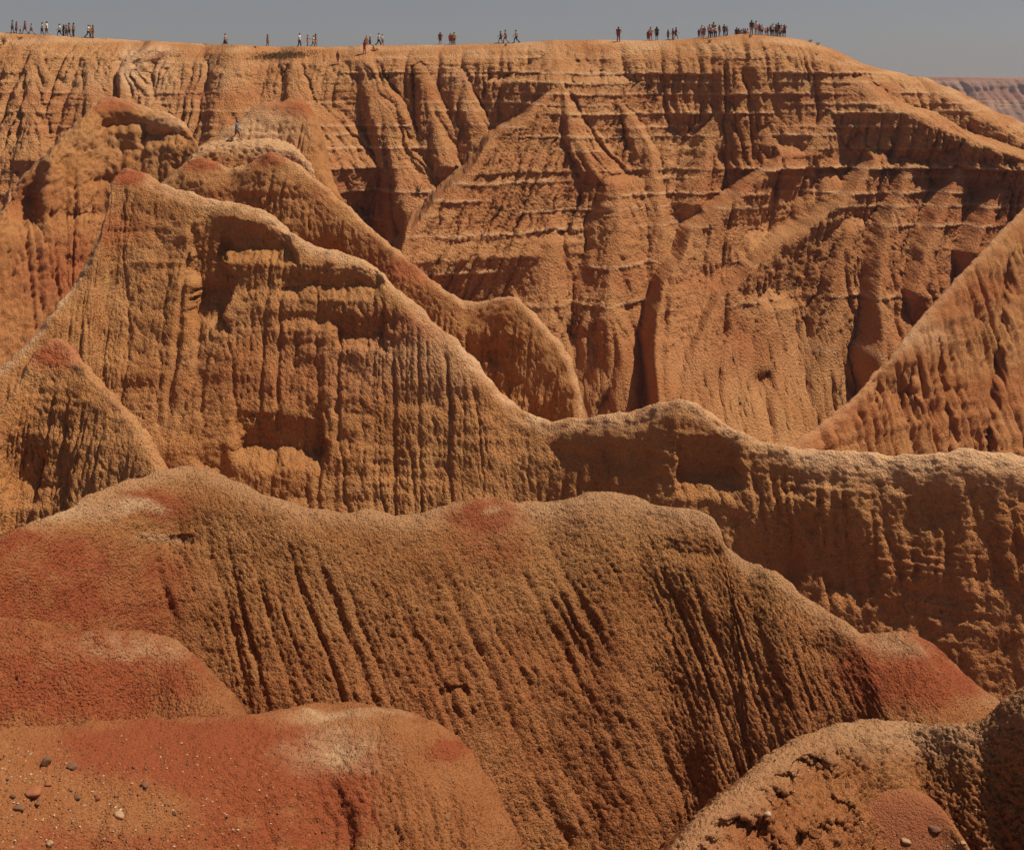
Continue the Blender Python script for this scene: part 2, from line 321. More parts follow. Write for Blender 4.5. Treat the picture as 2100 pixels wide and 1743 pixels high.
def build_rim_wall():
    x = np.arange(-76, 80, 0.17)
    zc = rim_z(x); zc = gsmooth(zc, 2.5); yc = gsmooth(rim_y(x), 20)
    t = np.concatenate([np.linspace(0, 1.2, 9)[:-1], np.linspace(1.2, 4, 26)[:-1], np.linspace(4, 31, 224)[:-1], np.linspace(31, 48, 30)])
    X = np.broadcast_to(x[None], (len(t), len(x))); T = np.broadcast_to(t[:, None], X.shape); Z = zc[None] - T
    Yg = yc[None] - np.interp(t, [0, .15, .5, 1.2, 2.5, 4, 6, 9, 15, 25, 48], [0, .9, 2.0, 3.8, 6.2, 8.0, 10, 13, 18.5, 26, 42])[:, None]
    Yb = yc[None] - np.interp(t, [0, .15, .5, 1.2, 2.5, 4, 6, 9, 15, 25, 48], [0, .9, 2.0, 3.8, 5.7, 6.9, 7.7, 8.8, 11, 15, 28])[:, None]
    gl = sm(-16, -26, X); Yb = Yb * (1 - gl) + Yg * gl
    Q0 = np.stack([X, Yb, Z], -1)
    wx = .6 * fbm(N1, Q0, 7, 2, stretch=(1, 0.2, .7)) + 0.32 * fbm(N2, Q0, 2.2, 3, stretch=(1, .2, .6))
    wy = 0.6 * fbm(N3, Q0, 6, 3, stretch=(1, .2, 1))
    Y = Yb + wy * sm(1.5, 6, T); Xw = X + wx * sm(0.5, 4, T)
    U = X * .9; AD = np.full(X.shape, 9.0)
    for pts, aL, aR, r in SPURS:
        p = spur_line(pts, 1.05 if pts[0][0] < 650 else {1142: 1.15, 1605: 1.25, 1795: 1.25, 1868: 1.0, 1965: 1.0, 2070: 1.0}.get(pts[0][0], .80)); zk = p[::-1, 2]
        xk = np.interp(Z, zk, p[::-1, 0]); yk = np.interp(Z, zk, p[::-1, 1])
        top = p[0]; bot = p[-1]; b2 = p[-2]
        up = np.maximum(Z - top[2], 0); yk = yk + {1262: 4.5, 1130: 1.9, 1570: 1.35, 1742: 1.5}.get(pts[0][0], 2.2) * up
        dn = np.maximum(bot[2] - Z, 0); sl_ = (bot[:2] - b2[:2]) / max(b2[2] - bot[2], .1)
        yk = yk + dn * (.12 if bot[2] > -22 else sl_[1])
        dx = Xw - xk; a = np.where(dx > 0, aR, aL) * 1.15
        Ys = yk + a * (np.sqrt(dx * dx + r * r) - r); own = Ys < Y; sg = np.sign(dx); kap = .6 * a / (1 + a * a)
        if pts[0][0] in (1767, 1900): sg = 1.0; kap = 0
        U = np.where(own, (X * 1.2 - (.6 if pts[0][0] == 1142 else .3) * Z if pts[0][0] in (1767, 1900, 1605, 1795, 1142) else sg * (np.abs(dx) + kap * (Z - top[2])) * 1.15 + top[0] * 3.7), U); AD = np.where(own, np.abs(dx), AD)
        Y = smin(Y, Ys, 0.22)
    # secondary rounded ribs, flutes, ledges
    k = .4 * sm(.1, 1.0, T) + .6 * sm(0.6, 3.2, T)
    Q = np.stack([X, Y, Z], -1)
    u = U + 0.45 * fbm(N2, Q, 4, 2, stretch=(1, 1, .5)); k = k * (.25 + .75 * sm(.1, 1.3, AD))
    u2 = u + 0.25 * fbm(N4, Q, 1.2, 2, stretch=(1, 1, .4))
    bed = N1(0.0, 0.0, (Z + 0.4 * N3(X / 12, Y / 12, 0)) / 3.2) * 0.8 + N3(X / 9, Y / 9, Z / 6) * 0.9     # which beds are fluted
    fl = sm(-0.25, 0.35, bed)
    g1, p1 = rills(u, 3.4, 3, .10, .1); g2, p2 = rills(u2, 1.15, 4, .12, .2); g3, p3 = rills(u2 * 1.1 + 0.3 * Z * 0.1, .5, 5, .18, .2)
    vg = sum(a_ * vgroove(u2, Z, sc_, 4.5, nz_, w_, o_) for sc_, nz_, w_, a_, o_ in ((4.2, N1, .10, .9, .3), (2.0, N2, .13, .5, 1.3), (1.0, N3, .17, .30, 2.3), (.55, N4, .2, .18, 3.3), (.3, N1, .25, .10, 4.3)))
    Y = Y + k * (.35 + .65 * fl) * vg
    Y = Y - k * (0.65 * p1 - 0.65 * g1) - k * (.4 + .6 * fl) * (0.24 * p2 - 0.42 * g2) - k * fl * 0.12 * p3
    zz = Z + 0.35 * N2(X / 14, Y / 14, 0.5) + 0.12 * N1(X / 2.0, Y / 2.0, 3.3)
    ledge_pale = np.zeros(Z.shape)
    for z0, pr, h, sd_ in LEDGES:
        amp = sm(-0.25, 0.45, N4(X / 11 + sd_ * 5.1, Y / 30, sd_ * 1.3) + 0.1)
        amp = amp * (1 - .5 * sm(-16, -26, X))
        if z0 == -9.6: amp = np.maximum(amp * .3, sm(22, 27, X) * 1.0)
        d = zz - z0; ledge_pale = np.maximum(ledge_pale, amp * sm(-.06, .02, d) * (1 - sm(.12, .4, d)))
        Y = Y - k * amp * pr * np.where(d > 0, np.exp(-d / h), np.exp(d / 0.12))
    fs = N3(X / 25, 0.0, zz / 0.45) + 0.6 * N2(X / 12, 4.0, zz / 0.2)
    Y = Y - k * 0.15 * fs * sm(-.2, .5, N1(X / 7, Y / 15, Z / 5))
    P = np.stack([X, Y, Z], -1)
    n = normals(P); n *= np.sign(-n[..., 1:2] + 0.5 * n[..., 2:3] + 1e-9)
    P = P + (0.16 * fbm(N2, P, 1.3, 3) + 0.08 * (1 - 2 * np.abs(fbm(N4, P, .5, 3, .65))))[..., None] * n * (0.25 + 0.75 * k[..., None])
    xd, yd = proj(P)
    zb = Z + 0.8 * N3(X / 16, Y / 16, 0) + 0.35 * N1(X / 3, Y / 3, Z / 3)
    red = np.zeros(Z.shape)
    for z0, w, a in ((-1.6, 1.0, .55), (-4.7, .7, .45), (-8.4, .9, .5), (-11.4, 1.4, .6), (-15.0, 1.6, .4), (-20.0, 2.0, .35), (-26, 3.5, .4)):
        red += a * np.exp(-((zb - z0) / w) ** 2)
    red = .62 * red * (0.5 + 0.8 * sm(-.4, .6, N2(X / 13, Y / 13, Z / 9))) + 0.25 * sm(30, 55, X) * sm(-4, -20, Z)
    pale = 0.55 * (1 - sm(0.5, 4, T)) * sm(-.2, .5, N1(X / 6, Y / 6, Z)) + 0.30 * np.exp(-((zb - 0.4) / 1.6) ** 2) * sm(-.2, .4, N3(X / 8, Y / 8, 5.0))
    pale = np.maximum(pale, .6 * ledge_pale)
    pale += 0.7 * spot(xd, yd, 262, 135, 18, 40, .6) + 0.5 * spot(xd, yd, 310, 150, 60, 50, .6)
    mesh_grid('rim_wall', P, M_FAR, red * (1 - 0.8 * np.clip(pale, 0, 1)), pale, 'high fluted canyon wall of ochre clay below the crowded rim')
    # top of the plateau behind the rim
    ys = np.array([0, 1.5, 4, 9, 20, 45, 90, 180, 300])
    xs = x[::6]; top = P[0, ::6]
    PP = np.stack([np.broadcast_to(top[None, :, 0], (len(ys), len(xs))) * (1 + ys[:, None] / 600), top[None, :, 1] + ys[:, None],
                   top[None, :, 2] - 0.02 - np.interp(ys, [0, 1.5, 4, 9, 20, 45, 300], [0, .05, .2, .6, 1.6, 4, 30])[:, None]], -1)
    mesh_grid('rim_top', PP, M_FAR, label='pale trampled clay on top of the rim')
    return P
RIMP = build_rim_wall()

# ------------------------------------------------------------------ ridges between the wall and the camera
def band_red(P, lst, warp=0.5, sc=9):
    zb = P[..., 2] + warp * N3(P[..., 0] / sc, P[..., 1] / sc, 0.3) + 0.2 * N1(P[..., 0] / 2, P[..., 1] / 2, P[..., 2] / 2)
    r = np.zeros(zb.shape)
    for z0, w, a in lst: r += a * np.exp(-((zb - z0) / w) ** 2)
    return r
def mid_disp(rs=1.6, ra=.35, ga=.35, ra2=.14, clod=.09, csc=.55, shear=0.0, seed=1, start=1.2, full=5.0, strata=.12, crest=.25):
    def f(P, S, T, V, xd, yd):
        k = sm(start, full, T)
        wv = S + shear * V + 0.22 * fbm(N2, P, 2.6, 2, stretch=(1, 1, .5))
        pat = sm(-.35, .35, N4(P[..., 0] / 7, P[..., 1] / 7, P[..., 2] / 5 + seed))
        g, p = rills(wv, rs, seed, .11, .3); g2, p2 = rills(wv * 1.0 + .12 * fbm(N1, P, .6, 2), rs * .42, seed + 50, .15, .3)
        wq = wv + .2 * fbm(N1, P, .8, 2)
        vg = vgroove(wq, V, rs * 1.6, 5, N1, .09, seed * .37) * ga * 1.1 + vgroove(wq, V, rs * .75, 5, N3, .13, seed * .71) * ga * .6 + vgroove(wq, V, rs * .35, 4, N2, .18, seed * .53) * ga * .35 + vgroove(wq, V, rs * .16, 3, N4, .25, seed * .33) * ga * .2
        d = k * ((.35 + .65 * pat) * (.6 * ra * p - .8 * ga * g + ra2 * p2 - .9 * ra2 * g2) - (.3 + .7 * pat) * .7 * vg)
        d = d + k * strata * (N3(P[..., 0] / 20, P[..., 1] / 20, P[..., 2] / .5) + .6 * N2(P[..., 0] / 9, 0, P[..., 2] / .22)) * sm(-.3, .4, N1(P[..., 0] / 6, P[..., 1] / 6, P[..., 2] / 4))
        cr_ = max(crest, .5); d = d + (cr_ + (1 - cr_) * sm(0.3, 3, np.abs(T))) * (0.22 * fbm(N1, P, 2.2, 3) + clod * (1 - 2.2 * np.abs(fbm(N4, P, csc, 3))))
        d = d + .15 * fbm(N2, P, .9, 3) * (1 - sm(.6, 2.2, np.abs(T)))
        return d
    return f

def ragged(r, P, sc, amt=.55):
    n = fbm(N3, P, sc, 4, .65) + .5 * fbm(N1, P, sc * .22, 3, .6); return np.clip(r * (1 + amt * n) * (.6 + .4 * sm(.05, .5, r)), 0, 1)
# left ridge leading down from the rim
def paint_l2(P, xd, yd, V, T, S):
    r = 0.75 * spot(xd, yd, 225, 212, 75, 17, .6) + 0.5 * spot(xd, yd, 120, 560, 110, 70, .8) + .4 * spot(xd, yd, 60, 400, 60, 60) + 0.3 * sm(2, 14, V)
    return r, 0.5 * spot(xd, yd, 340, 255, 60, 18) + .35 * (1 - sm(0, 1.5, np.abs(T)))  # last term paints the sunlit crest as paler soil
ridge('left_ridge', [(-260, 700, 88, 25, 1), (-80, 545, 92, 25, 1), (0, 437, 98, 28, 1), (95, 320, 103, 28, 1), (135, 275, 106, 20, 1), (190, 222, 109, 15, 1), (225, 203, 111, 10, 1), (260, 209, 111, 10, 1),
                     (300, 224, 110.5, 10, 1), (345, 236, 109.5, 10, 1), (392, 272, 108, 20, 1), (410, 330, 106, 40, 1), (440, 420, 103, 50, 1)],
      [(1.5, .6), (2.2, 1.4), (3.4, 4.0), (7, 9), (13, 15), (22, 22), (40, 30)], [(2, .6), (5, 4), (12, 12), (24, 26)], .19, .16, M_MID,
      shape=lambda P, S, T, V: alcoves(P, [(200, 228, 290, 258, 1.2), (285, 240, 400, 282, 1.4), (100, 420, 330, 445, 1.0), (130, 520, 300, 545, 1.0), (20, 285, 90, 420, 1.2), (170, 350, 260, 375, 1.0)]),
      disp=mid_disp(2.6, .35, .4, .1, .16, .7, seed=31, start=1.5, full=6), paint=paint_l2, vc=17, label='broad orange clay ridge dropping from the rim at far left')
# dome and walking bench behind it
def paint_m3(P, xd, yd, V, T, S):
    r = 0.7 * spot(xd, yd, 600, 222, 70, 18, .7) + band_red(P, [(-12, 3, .35)])
    return r, 0.8 * spot(xd, yd, 525, 270, 85, 45, .7)
ridge('dome_ridge', [(380, 330, 101, 0, 1), (430, 288, 102.5, 0, 1), (490, 248, 103.5, 0, 1), (530, 216, 104.5, 0, 1), (570, 207, 105, 0, 1), (605, 206, 105, -1, 1), (632, 220, 104.5, -8, 1), (648, 268, 103, -10, 1),
                     (662, 335, 101, -10, 1), (702, 418, 98, -10, 1), (760, 500, 94, -11, 1), (840, 640, 90, -12, 1)],
      [(.8, .3), (2.2, 2.0), (4.2, 5.0), (8, 10), (16, 20), (26, 32)], [(1.5, .6), (5, 5), (10, 13), (18, 26)], .16, .14, M_MID,
      disp=mid_disp(1.3, .22, .3, .1, .08, .5, seed=32), paint=paint_m3, vc=10, label='pale rounded clay dome with a red cap behind the lone walker')
ridge('walker_bench', [(385, 380, 95.5, -10, 1), (400, 318, 97.5, -5, 1), (425, 300, 98.2, 0, 1), (455, 293, 98.6, 0, 1), (500, 292, 98.6, 0, 1), (555, 296, 98.3, 0, 1), (600, 309, 97.6, 5, 1), (630, 335, 96.5, 20, 1), (655, 400, 95, 25, 1), (680, 480, 93, 25, 1)],
      [(.5, .06), (1.0, .4), (1.9, 1.7), (4.5, 5), (10, 13)], [(2.5, -.15), (4.5, .8), (9, 8)], .14, .11, M_MID, rnd=.3,
      disp=mid_disp(1.5, .2, .3, .1, .16, .5, seed=33, start=1.0, full=2.5, crest=.9), paint=lambda P, xd, yd, V, T, S: (0.5 * spot(xd, yd, 560, 330, 50, 14), 0.75 * (1 - sm(.2, 1.6, V))), vc=6, label='narrow pale clay bench with an undercut lip that the lone walker crosses')
# second ridge
def paint_m2(P, xd, yd, V, T, S):
    r = .85 * spot(xd, yd, 412, 335, 48, 18, .5) + .8 * spot(xd, yd, 545, 325, 50, 16, .6) + band_red(P, [(-13.5, 1.1, .4), (-8.3, .5, .2)]) + .35 * spot(xd, yd, 830, 560, 60, 30)
    return r, .45 * (1 - sm(.2, 1.4, np.abs(T))) * (1 - np.clip(r, 0, 1))  # second value lightens the crest: sunlight painted into the colour
ridge('second_ridge', [(200, 480, 94, 2, 1), (300, 400, 95, 3, 1), (370, 347, 95.5, 3, .9), (393, 330, 95.7, 4, .9), (415, 324, 95.8, 4, .9), (440, 333, 95.6, 4, .9), (475, 345, 95.3, 4, .8), (515, 333, 95, 5, .8), (545, 317, 94.8, 5, .8), (575, 320, 94.5, 5, .8),
                       (612, 342, 94, 6, .8), (655, 375, 93.4, 6, .75), (710, 422, 92.5, 7, .75), (760, 468, 91.5, 7, .75), (800, 502, 90.5, 7, .8), (860, 552, 89.5, 8, .8), (915, 598, 88.5, 5, .8), (962, 621, 88, 2, .8),
                       (1010, 614, 87.5, -2, .8), (1050, 608, 87, -5, .8), (1085, 635, 86, -10, .8), (1120, 675, 85, -15, .8), (1152, 712, 84, -15, .8), (1178, 770, 82.5, -15, .8), (1194, 850, 81, -15, .8), (1210, 960, 79, -15, .8)],
      [(.8, .3), (1.8, 1.6), (3.6, 5.0), (7.5, 12), (16, 24), (22, 34)], [(.8, .3), (2.5, 2.2), (7, 8), (14, 18), (22, 32)], .14, .13, M_MID, rnd=.35,
      shape=lambda P, S, T, V: alcoves(P, [(500, 575, 600, 620, 0.9), (955, 690, 1040, 730, .6), (620, 480, 700, 520, .8)]),
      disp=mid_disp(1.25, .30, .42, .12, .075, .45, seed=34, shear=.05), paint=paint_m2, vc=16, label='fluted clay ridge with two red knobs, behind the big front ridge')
# spur in front of the rim wall at right
def paint_r(P, xd, yd, V, T, S):
    return .2 * sm(-.3, .4, N2(P[..., 0] / 8, P[..., 1] / 8, P[..., 2] / 3)) + band_red(P, [(-17, 1.5, .25), (-24, 2, .3)]), .5 * spot(xd, yd, 1880, 690, 70, 30, .7) + .3 * (1 - sm(.2, 1.5, np.abs(T)))  # last term paints sunlight along the crest, the spot is whitish clay
ridge('right_spur', [(2330, 250, 122, 0, 1), (2200, 345, 116, 0, 1), (2100, 428, 110, 0, 1), (2004, 527, 104, 0, 1), (1930, 605, 100, 0, 1), (1872, 672, 97, 0, 1), (1840, 715, 95.5, 0, 1), (1800, 762, 93.5, 0, 1), (1749, 815, 91, 1, 1), (1690, 862, 88, 2, 1), (1630, 910, 85, 3, 1), (1560, 990, 81, 4, 1)],
      [(.6, .4), (1.4, 1.6), (3.4, 4.4), (8, 10), (18, 20), (30, 32)], [(.5, .5), (1.5, 2.5), (4, 8), (8, 18), (12, 30)], .15, .14, M_MID, rnd=.16,
      shape=lambda P, S, T, V: alcoves(P, [(1790, 745, 1885, 815, 1.0)], (12, 8)) - 1.6 * np.exp(-((proj(P)[0] - (2068 - (proj(P)[1] - 560) * .1) + 8 * N1(P[..., 2] / 2, 0, 0)) / 9) ** 2) * sm(1, 4, V) - .9 * np.exp(-((proj(P)[0] - (1925 + (proj(P)[1] - 700) * .12) + 8 * N1(P[..., 2] / 2, 5, 0)) / 7) ** 2) * sm(1, 4, V),
      disp=mid_disp(2.3, .8, .8, .25, .06, .34, seed=38, start=.3, full=2.6, strata=.2), paint=paint_r, vc=17, label='steep diagonal clay spur in front of the rim wall at right')
# the big ridge across the middle
def paint_m1(P, xd, yd, V, T, S):
    r = .95 * spot(xd, yd, 262, 362, 45, 20, .5) + .5 * spot(xd, yd, 240, 470, 60, 40, .8) + .5 * spot(xd, yd, 860, 670, 110, 30, .8) + .35 * spot(xd, yd, 640, 740, 200, 80, .9) + band_red(P, [(-17.5, 1.0, .2)]) * .7
    r = r + .25 * sm(1500, 1700, xd) * sm(1000, 1150, yd)
    pale = (.65 + .5 * fbm(N4, P, .9, 3)) * (1 - sm(.15, 1.5, np.abs(T) - .3)) * (1 - np.clip(r, 0, 1)) + .35 * spot(xd, yd, 900, 740, 160, 60, .9) + .5 * sm(1580, 1700, xd) * (1 - sm(.4, 2.2, V))  # bands along the crest paint in the light that upward-facing tops catch
    return r, pale
_d1 = mid_disp(1.5, .08, .24, .04, .05, .24, seed=35, start=.8, full=4, strata=.10); _d2 = mid_disp(2.2, .42, .5, .16, .08, .36, seed=39, start=.9, full=3, strata=.22)
def m1_disp(P, S, T, V, xd, yd):
    w = sm(1180, 1600, xd)
    return (1 - w) * _d1(P, S, T, V, xd, yd) + w * _d2(P, S, T, V, xd, yd)
M1ST = [(-200, 900, 67, 15, 1), (-60, 800, 70, 14, 1), (40, 718, 72, 13, 1), (110, 640, 74, 13, 1), (165, 562, 76, 12, 1), (200, 500, 77, 12, .9), (226, 405, 79, 12, .85), (236, 362, 80, 11, .85), (256, 347, 80.4, 8, .85), (290, 356, 80.3, 2, .85),
        (335, 378, 80, 1, .85), (390, 396, 79.6, 2, .85), (440, 410, 79.2, 4, .85), (495, 418, 78.8, 5, .85), (540, 432, 78.4, 5, .85), (590, 472, 77.6, 5, .85), (640, 502, 77, 6, .85), (705, 522, 76.4, 6, .85), (765, 545, 75.8, 6, .85),
        (800, 578, 75.2, 7, .85), (845, 620, 74.4, 7, .9), (890, 662, 73.6, 7, .9), (930, 692, 73, 7, .95), (990, 758, 72, 8, 1), (1045, 826, 71, 8, .95), (1105, 858, 70, 5, .8), (1180, 862, 69, 1, .75), (1250, 855, 68, 0, .75),
        (1305, 846, 67.2, 0, .75), (1350, 828, 66.6, 0, .75), (1385, 820, 66.2, 0, .75), (1425, 828, 65.8, 0, .7), (1480, 864, 65, 0, .7), (1555, 904, 64, 0, .66), (1630, 922, 63.2, 0, .64), (1700, 928, 62.6, 0, .64), (1760, 930, 62.2, 0, .64),
        (1840, 938, 61.6, 0, .64), (1920, 932, 61, 0, .64), (1990, 924, 60.6, 0, .64), (2040, 934, 60.2, 0, .64), (2100, 938, 60, 0, .64), (2250, 945, 59, 0, .64), (2600, 975, 57, 0, .64)]
ridge('middle_ridge', M1ST, [(.5, .15), (1.2, .7), (2.4, 2.4), (5.4, 7), (10, 13), (17, 21), (24, 30)], [(.8, .2), (2.4, 1.6), (6, 6), (13, 15), (20, 26)],   .11, .095, M_MID, rnd=.24,
      shape=lambda P, S, T, V: alcoves(P, [(390, 445, 465, 612, 0.63), (455, 450, 600, 512, 0.89), (470, 530, 600, 590, 0.38), (590, 545, 780, 592, 0.93), (560, 605, 700, 655, 0.34), (690, 640, 800, 692, 0.93), (305, 470, 385, 545, 0.16), (490, 850, 665, 925, 0.96), (640, 820, 760, 850, 0.34), (780, 800, 900, 830, 0.31), (760, 690, 850, 712, 0.34), (1385, 895, 1520, 985, 0.85), (1130, 890, 1200, 925, 0.34), (1250, 900, 1340, 950, 0.31), (1590, 945, 1650, 1010, 0.31), (1880, 1000, 1960, 1060, 0.31), (1500, 1040, 1640, 1200, 0.34), (1700, 1090, 1800, 1200, 0.31), (460, 970, 640, 1030, 0.38), (400, 880, 470, 960, 0.28)], (13, 11)),
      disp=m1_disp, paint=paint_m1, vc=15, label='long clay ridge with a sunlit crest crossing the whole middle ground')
def paint_l1(P, xd, yd, V, T, S):
    return .95 * spot(xd, yd, 112, 722, 60, 34, .6), .2 * (1 - sm(.2, 1.2, np.abs(T)))  # second value paints a faint sunlit edge along the crest
ridge('red_tipped_cone', [(-160, 1120, 54, 12, 1), (-60, 965, 57, 9, 1), (0, 850, 59.5, 7, 1), (60, 752, 61.5, 5, 1), (96, 698, 62.4, 4, .95), (122, 698, 62.4, 0, .95), (160, 738, 61.6, -1, .95), (212, 792, 60.4, -3, .95), (280, 870, 58.8, -5, .95), (335, 965, 57, -6, .95), (390, 1080, 55, -8, .95)],
      [(.4, .2), (1.0, 1.0), (2.6, 3.4), (6, 9), (10, 15)], [(.5, .3), (1.6, 1.6), (5, 7), (9, 14)], .1, .095, M_MID, rnd=.4,
      shape=lambda P, S, T, V: alcoves(P, [(0, 880, 80, 990, .5), (70, 900, 140, 1000, .4)]),
      disp=mid_disp(1.3, .15, .25, .08, .07, .34, seed=37, start=.8, full=3.5), paint=paint_l1, vc=9, label='steep clay cone with a red tip at the left edge')

# ------------------------------------------------------------------ the near hill with crumbly flank
def near_disp(rs, ra, ga, clod, csc, shear, seed, start=.5, full=3, und=.12, pat_sc=2.2, crackmask=None, crack=.12):
    def f(P, S, T, V, xd, yd):
        k = sm(start, full, T)
        wv = S + shear * V + .09 * fbm(N2, P, 1.1, 3)
        pat = sm(-.4, .4, N4(P[..., 0] / pat_sc, P[..., 1] / pat_sc, P[..., 2] / pat_sc + seed))
        g, p = rills(wv, rs, seed, .16, .25); g2, p2 = rills(wv + .05 * fbm(N1, P, .3, 2), rs * .4, seed + 50, .18, .35)
        wq = wv + .08 * fbm(N1, P, .35, 2)
        vg = vgroove(wq, V, rs * 1.5, 10, N1, .09, seed * .37) * ga + vgroove(wq, V, rs * .7, 9, N3, .12, seed * .71) * ga * .55 + vgroove(wq, V, rs * .33, 8, N2, .18, seed * .53) * ga * .35 + vgroove(wq, V, rs * .2, 3, N4, .25, seed * .33) * ga * .22
        d = k * ((.4 + .6 * pat) * (.6 * ra * p - 1.0 * ga * g + .35 * ra * p2 - .5 * ga * g2) - (.3 + .7 * pat) * .55 * vg)
        d = d + und * fbm(N1, P, 1.6, 3) + und * .45 * fbm(N2, P, .45, 2) * (1 - sm(.3, 1.2, np.abs(T)))
        rough = .65 + .35 * sm(.1, 1.6, np.abs(T))
        cl = 1 - 2.4 * np.abs(fbm(N4, P, csc, 3, .6)); cl2 = fbm(N3, P, csc * 2.1, 2)
        if crackmask is not None:
            cm = crackmask(P, xd, yd)
            f1, f2 = worley(P[..., 0] + .03 * N1(P[..., 0] * 14, P[..., 1] * 14, 0.0), P[..., 1] * .9 + P[..., 2] * .5 + .03 * N2(P[..., 0] * 14, P[..., 1] * 14, 0.0), crack, seed)
            d = d - cm * crack * .28 * np.exp(-((f2 - f1) / .13) ** 2)
            rough = rough * (1 - .85 * cm)
        return d + rough * clod * (cl + .5 * cl2)
    return f
def paint_g1(P, xd, yd, V, T, S):
    w = 25 * fbm(N2, P, 1.3, 3)
    x = xd + w; y = yd + w * .6
    r = 1.0 * spot(x, y, 60, 1180, 240, 95, .45) + .8 * spot(x, y, 320, 1040, 75, 32, .5) + .85 * spot(x, y, 990, 1052, 80, 28, .6) + .45 * spot(x, y, 1000, 1110, 90, 60, .7) + .9 * spot(x, y, 1890, 1375, 175, 75, .45) + .35 * spot(x, y, 1760, 1450, 220, 70, .8) + .7 * spot(x, y, 100, 1260, 200, 50, .7)
    r = ragged(np.maximum(r, .75 * sm(520, 250, x) * sm(1090, 1180, y)), P, 1.2)
    r = np.maximum(r, .32 * sm(1150, 1450, yd) + .12 * N1(P[..., 0] / 2, P[..., 1] / 2, P[..., 2] / 2))
    p = .45 * (1 - sm(.1, .9, np.abs(T))) * (1 - np.clip(r, 0, 1)) + .75 * spot(x, y, 290, 1048, 40, 14, .7) + .55 * spot(x, y, 170, 1045, 130, 20, .6) + .6 * spot(x, y, 335, 1108, 60, 9, .6) + .5 * spot(x, y, 995, 1042, 25, 9, .6) + .35 * spot(x, y, 1840, 1330, 50, 16, .7) + .25 * spot(x, y, 1250, 1060, 200, 40, .8)  # first term paints the crest's sunlight into the colour
    p = np.where(spot(x, y, 290, 1048, 40, 14, .7) > .4, np.maximum(p, .6), p)
    return r * (1 - .7 * np.clip(p, 0, 1)), p
G1ST = [(-460, 1300, 23.5, 0, 1.5), (-160, 1190, 25, 0, 1.5), (-60, 1130, 26, 0, 1.5), (0, 1104, 26.6, 0, 1.4), (60, 1078, 27.2, 0, 1.4), (130, 1042, 28, 0, 1.3), (210, 1008, 29, 0, 1.25), (300, 982, 30, 0, 1.2), (350, 964, 30.6, 0, 1.1), (382, 958, 31, 0, 1.05), (430, 966, 31, 3, 1), (480, 990, 30.8, 8, .95), (540, 1020, 30.5, 8, .95), (600, 1038, 30.3, 8, .95),
        (680, 1050, 30.2, 8, .95), (770, 1056, 30.2, 8, .95), (855, 1068, 30.2, 8, .95), (905, 1052, 30.4, 8, .95), (950, 1036, 30.6, 8, .95), (1000, 1031, 30.8, 8, .95), (1060, 1038, 30.9, 8, .95), (1120, 1034, 31, 8, .95), (1180, 1020, 31, 8, .95), (1230, 1011, 31, 8, .95), (1285, 1018, 31, 8, .95), (1335, 1031, 30.8, 5, .95),
        (1400, 1048, 30.5, 2, 1.02), (1448, 1064, 30.2, 0, 1), (1474, 1090, 29.9, 0, 1), (1492, 1126, 29.5, 0, 1), (1525, 1146, 29.2, 0, 1), (1570, 1160, 28.8, 0, 1.02), (1612, 1195, 28.4, 0, 1.02), (1655, 1234, 28, 0, 1.02), (1705, 1262, 27.6, 0, 1.02), (1742, 1285, 27.3, 0, 1.1), (1768, 1310, 27.1, 0, 1.5), (1815, 1314, 27, 0, 1.8), (1865, 1312, 26.9, 0, 1.9),
        (1910, 1330, 26.8, 0, 1.9), (1960, 1365, 26.6, -3, 1.8), (2005, 1402, 26.4, -5, 1.6), (2045, 1436, 26.2, -6, 1.5), (2110, 1500, 25.9, -8, 1.3), (2200, 1600, 25.5, -8, 1.2)]
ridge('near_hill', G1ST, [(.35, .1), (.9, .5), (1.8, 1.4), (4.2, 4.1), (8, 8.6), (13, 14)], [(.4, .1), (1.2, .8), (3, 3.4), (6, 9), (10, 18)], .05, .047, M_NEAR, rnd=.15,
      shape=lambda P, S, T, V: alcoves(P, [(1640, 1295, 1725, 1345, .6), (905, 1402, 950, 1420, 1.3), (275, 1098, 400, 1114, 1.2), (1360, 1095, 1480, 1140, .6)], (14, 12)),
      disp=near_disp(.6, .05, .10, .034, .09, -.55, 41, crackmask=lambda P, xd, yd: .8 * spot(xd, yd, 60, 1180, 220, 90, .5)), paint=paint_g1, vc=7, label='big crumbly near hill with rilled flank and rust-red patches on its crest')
def paint_bench(P, xd, yd, V, T, S):
    w = 20 * fbm(N2, P, .9, 3); x = xd + w; y = yd + w * .6
    r = .9 * spot(x, y, 60, 1380, 300, 110, .5) + .5 * spot(x, y, 280, 1400, 200, 80, .8)
    r = ragged(np.maximum(r, .45), P, .8); p = .35 * spot(x, y, 280, 1330, 120, 22, .8) * (1 + fbm(N1, P, .3, 3))
    return r * (1 - .8 * np.clip(p, 0, 1)), p
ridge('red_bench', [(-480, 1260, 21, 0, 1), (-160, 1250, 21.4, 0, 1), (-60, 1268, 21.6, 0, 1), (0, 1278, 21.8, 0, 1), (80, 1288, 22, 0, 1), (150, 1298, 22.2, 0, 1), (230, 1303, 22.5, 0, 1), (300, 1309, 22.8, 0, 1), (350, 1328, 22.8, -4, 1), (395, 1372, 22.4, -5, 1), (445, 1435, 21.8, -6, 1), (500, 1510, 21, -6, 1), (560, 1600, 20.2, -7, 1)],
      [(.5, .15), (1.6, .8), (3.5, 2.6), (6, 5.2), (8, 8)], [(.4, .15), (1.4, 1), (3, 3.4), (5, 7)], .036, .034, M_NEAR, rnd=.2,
      disp=near_disp(.8, .07, .12, .026, .085, -.45, 42, crackmask=lambda P, xd, yd: .7 * spot(xd, yd, 120, 1360, 260, 90, .5)), paint=paint_bench, vc=3.5, label='low rust-red clay bench below the near hill at left')

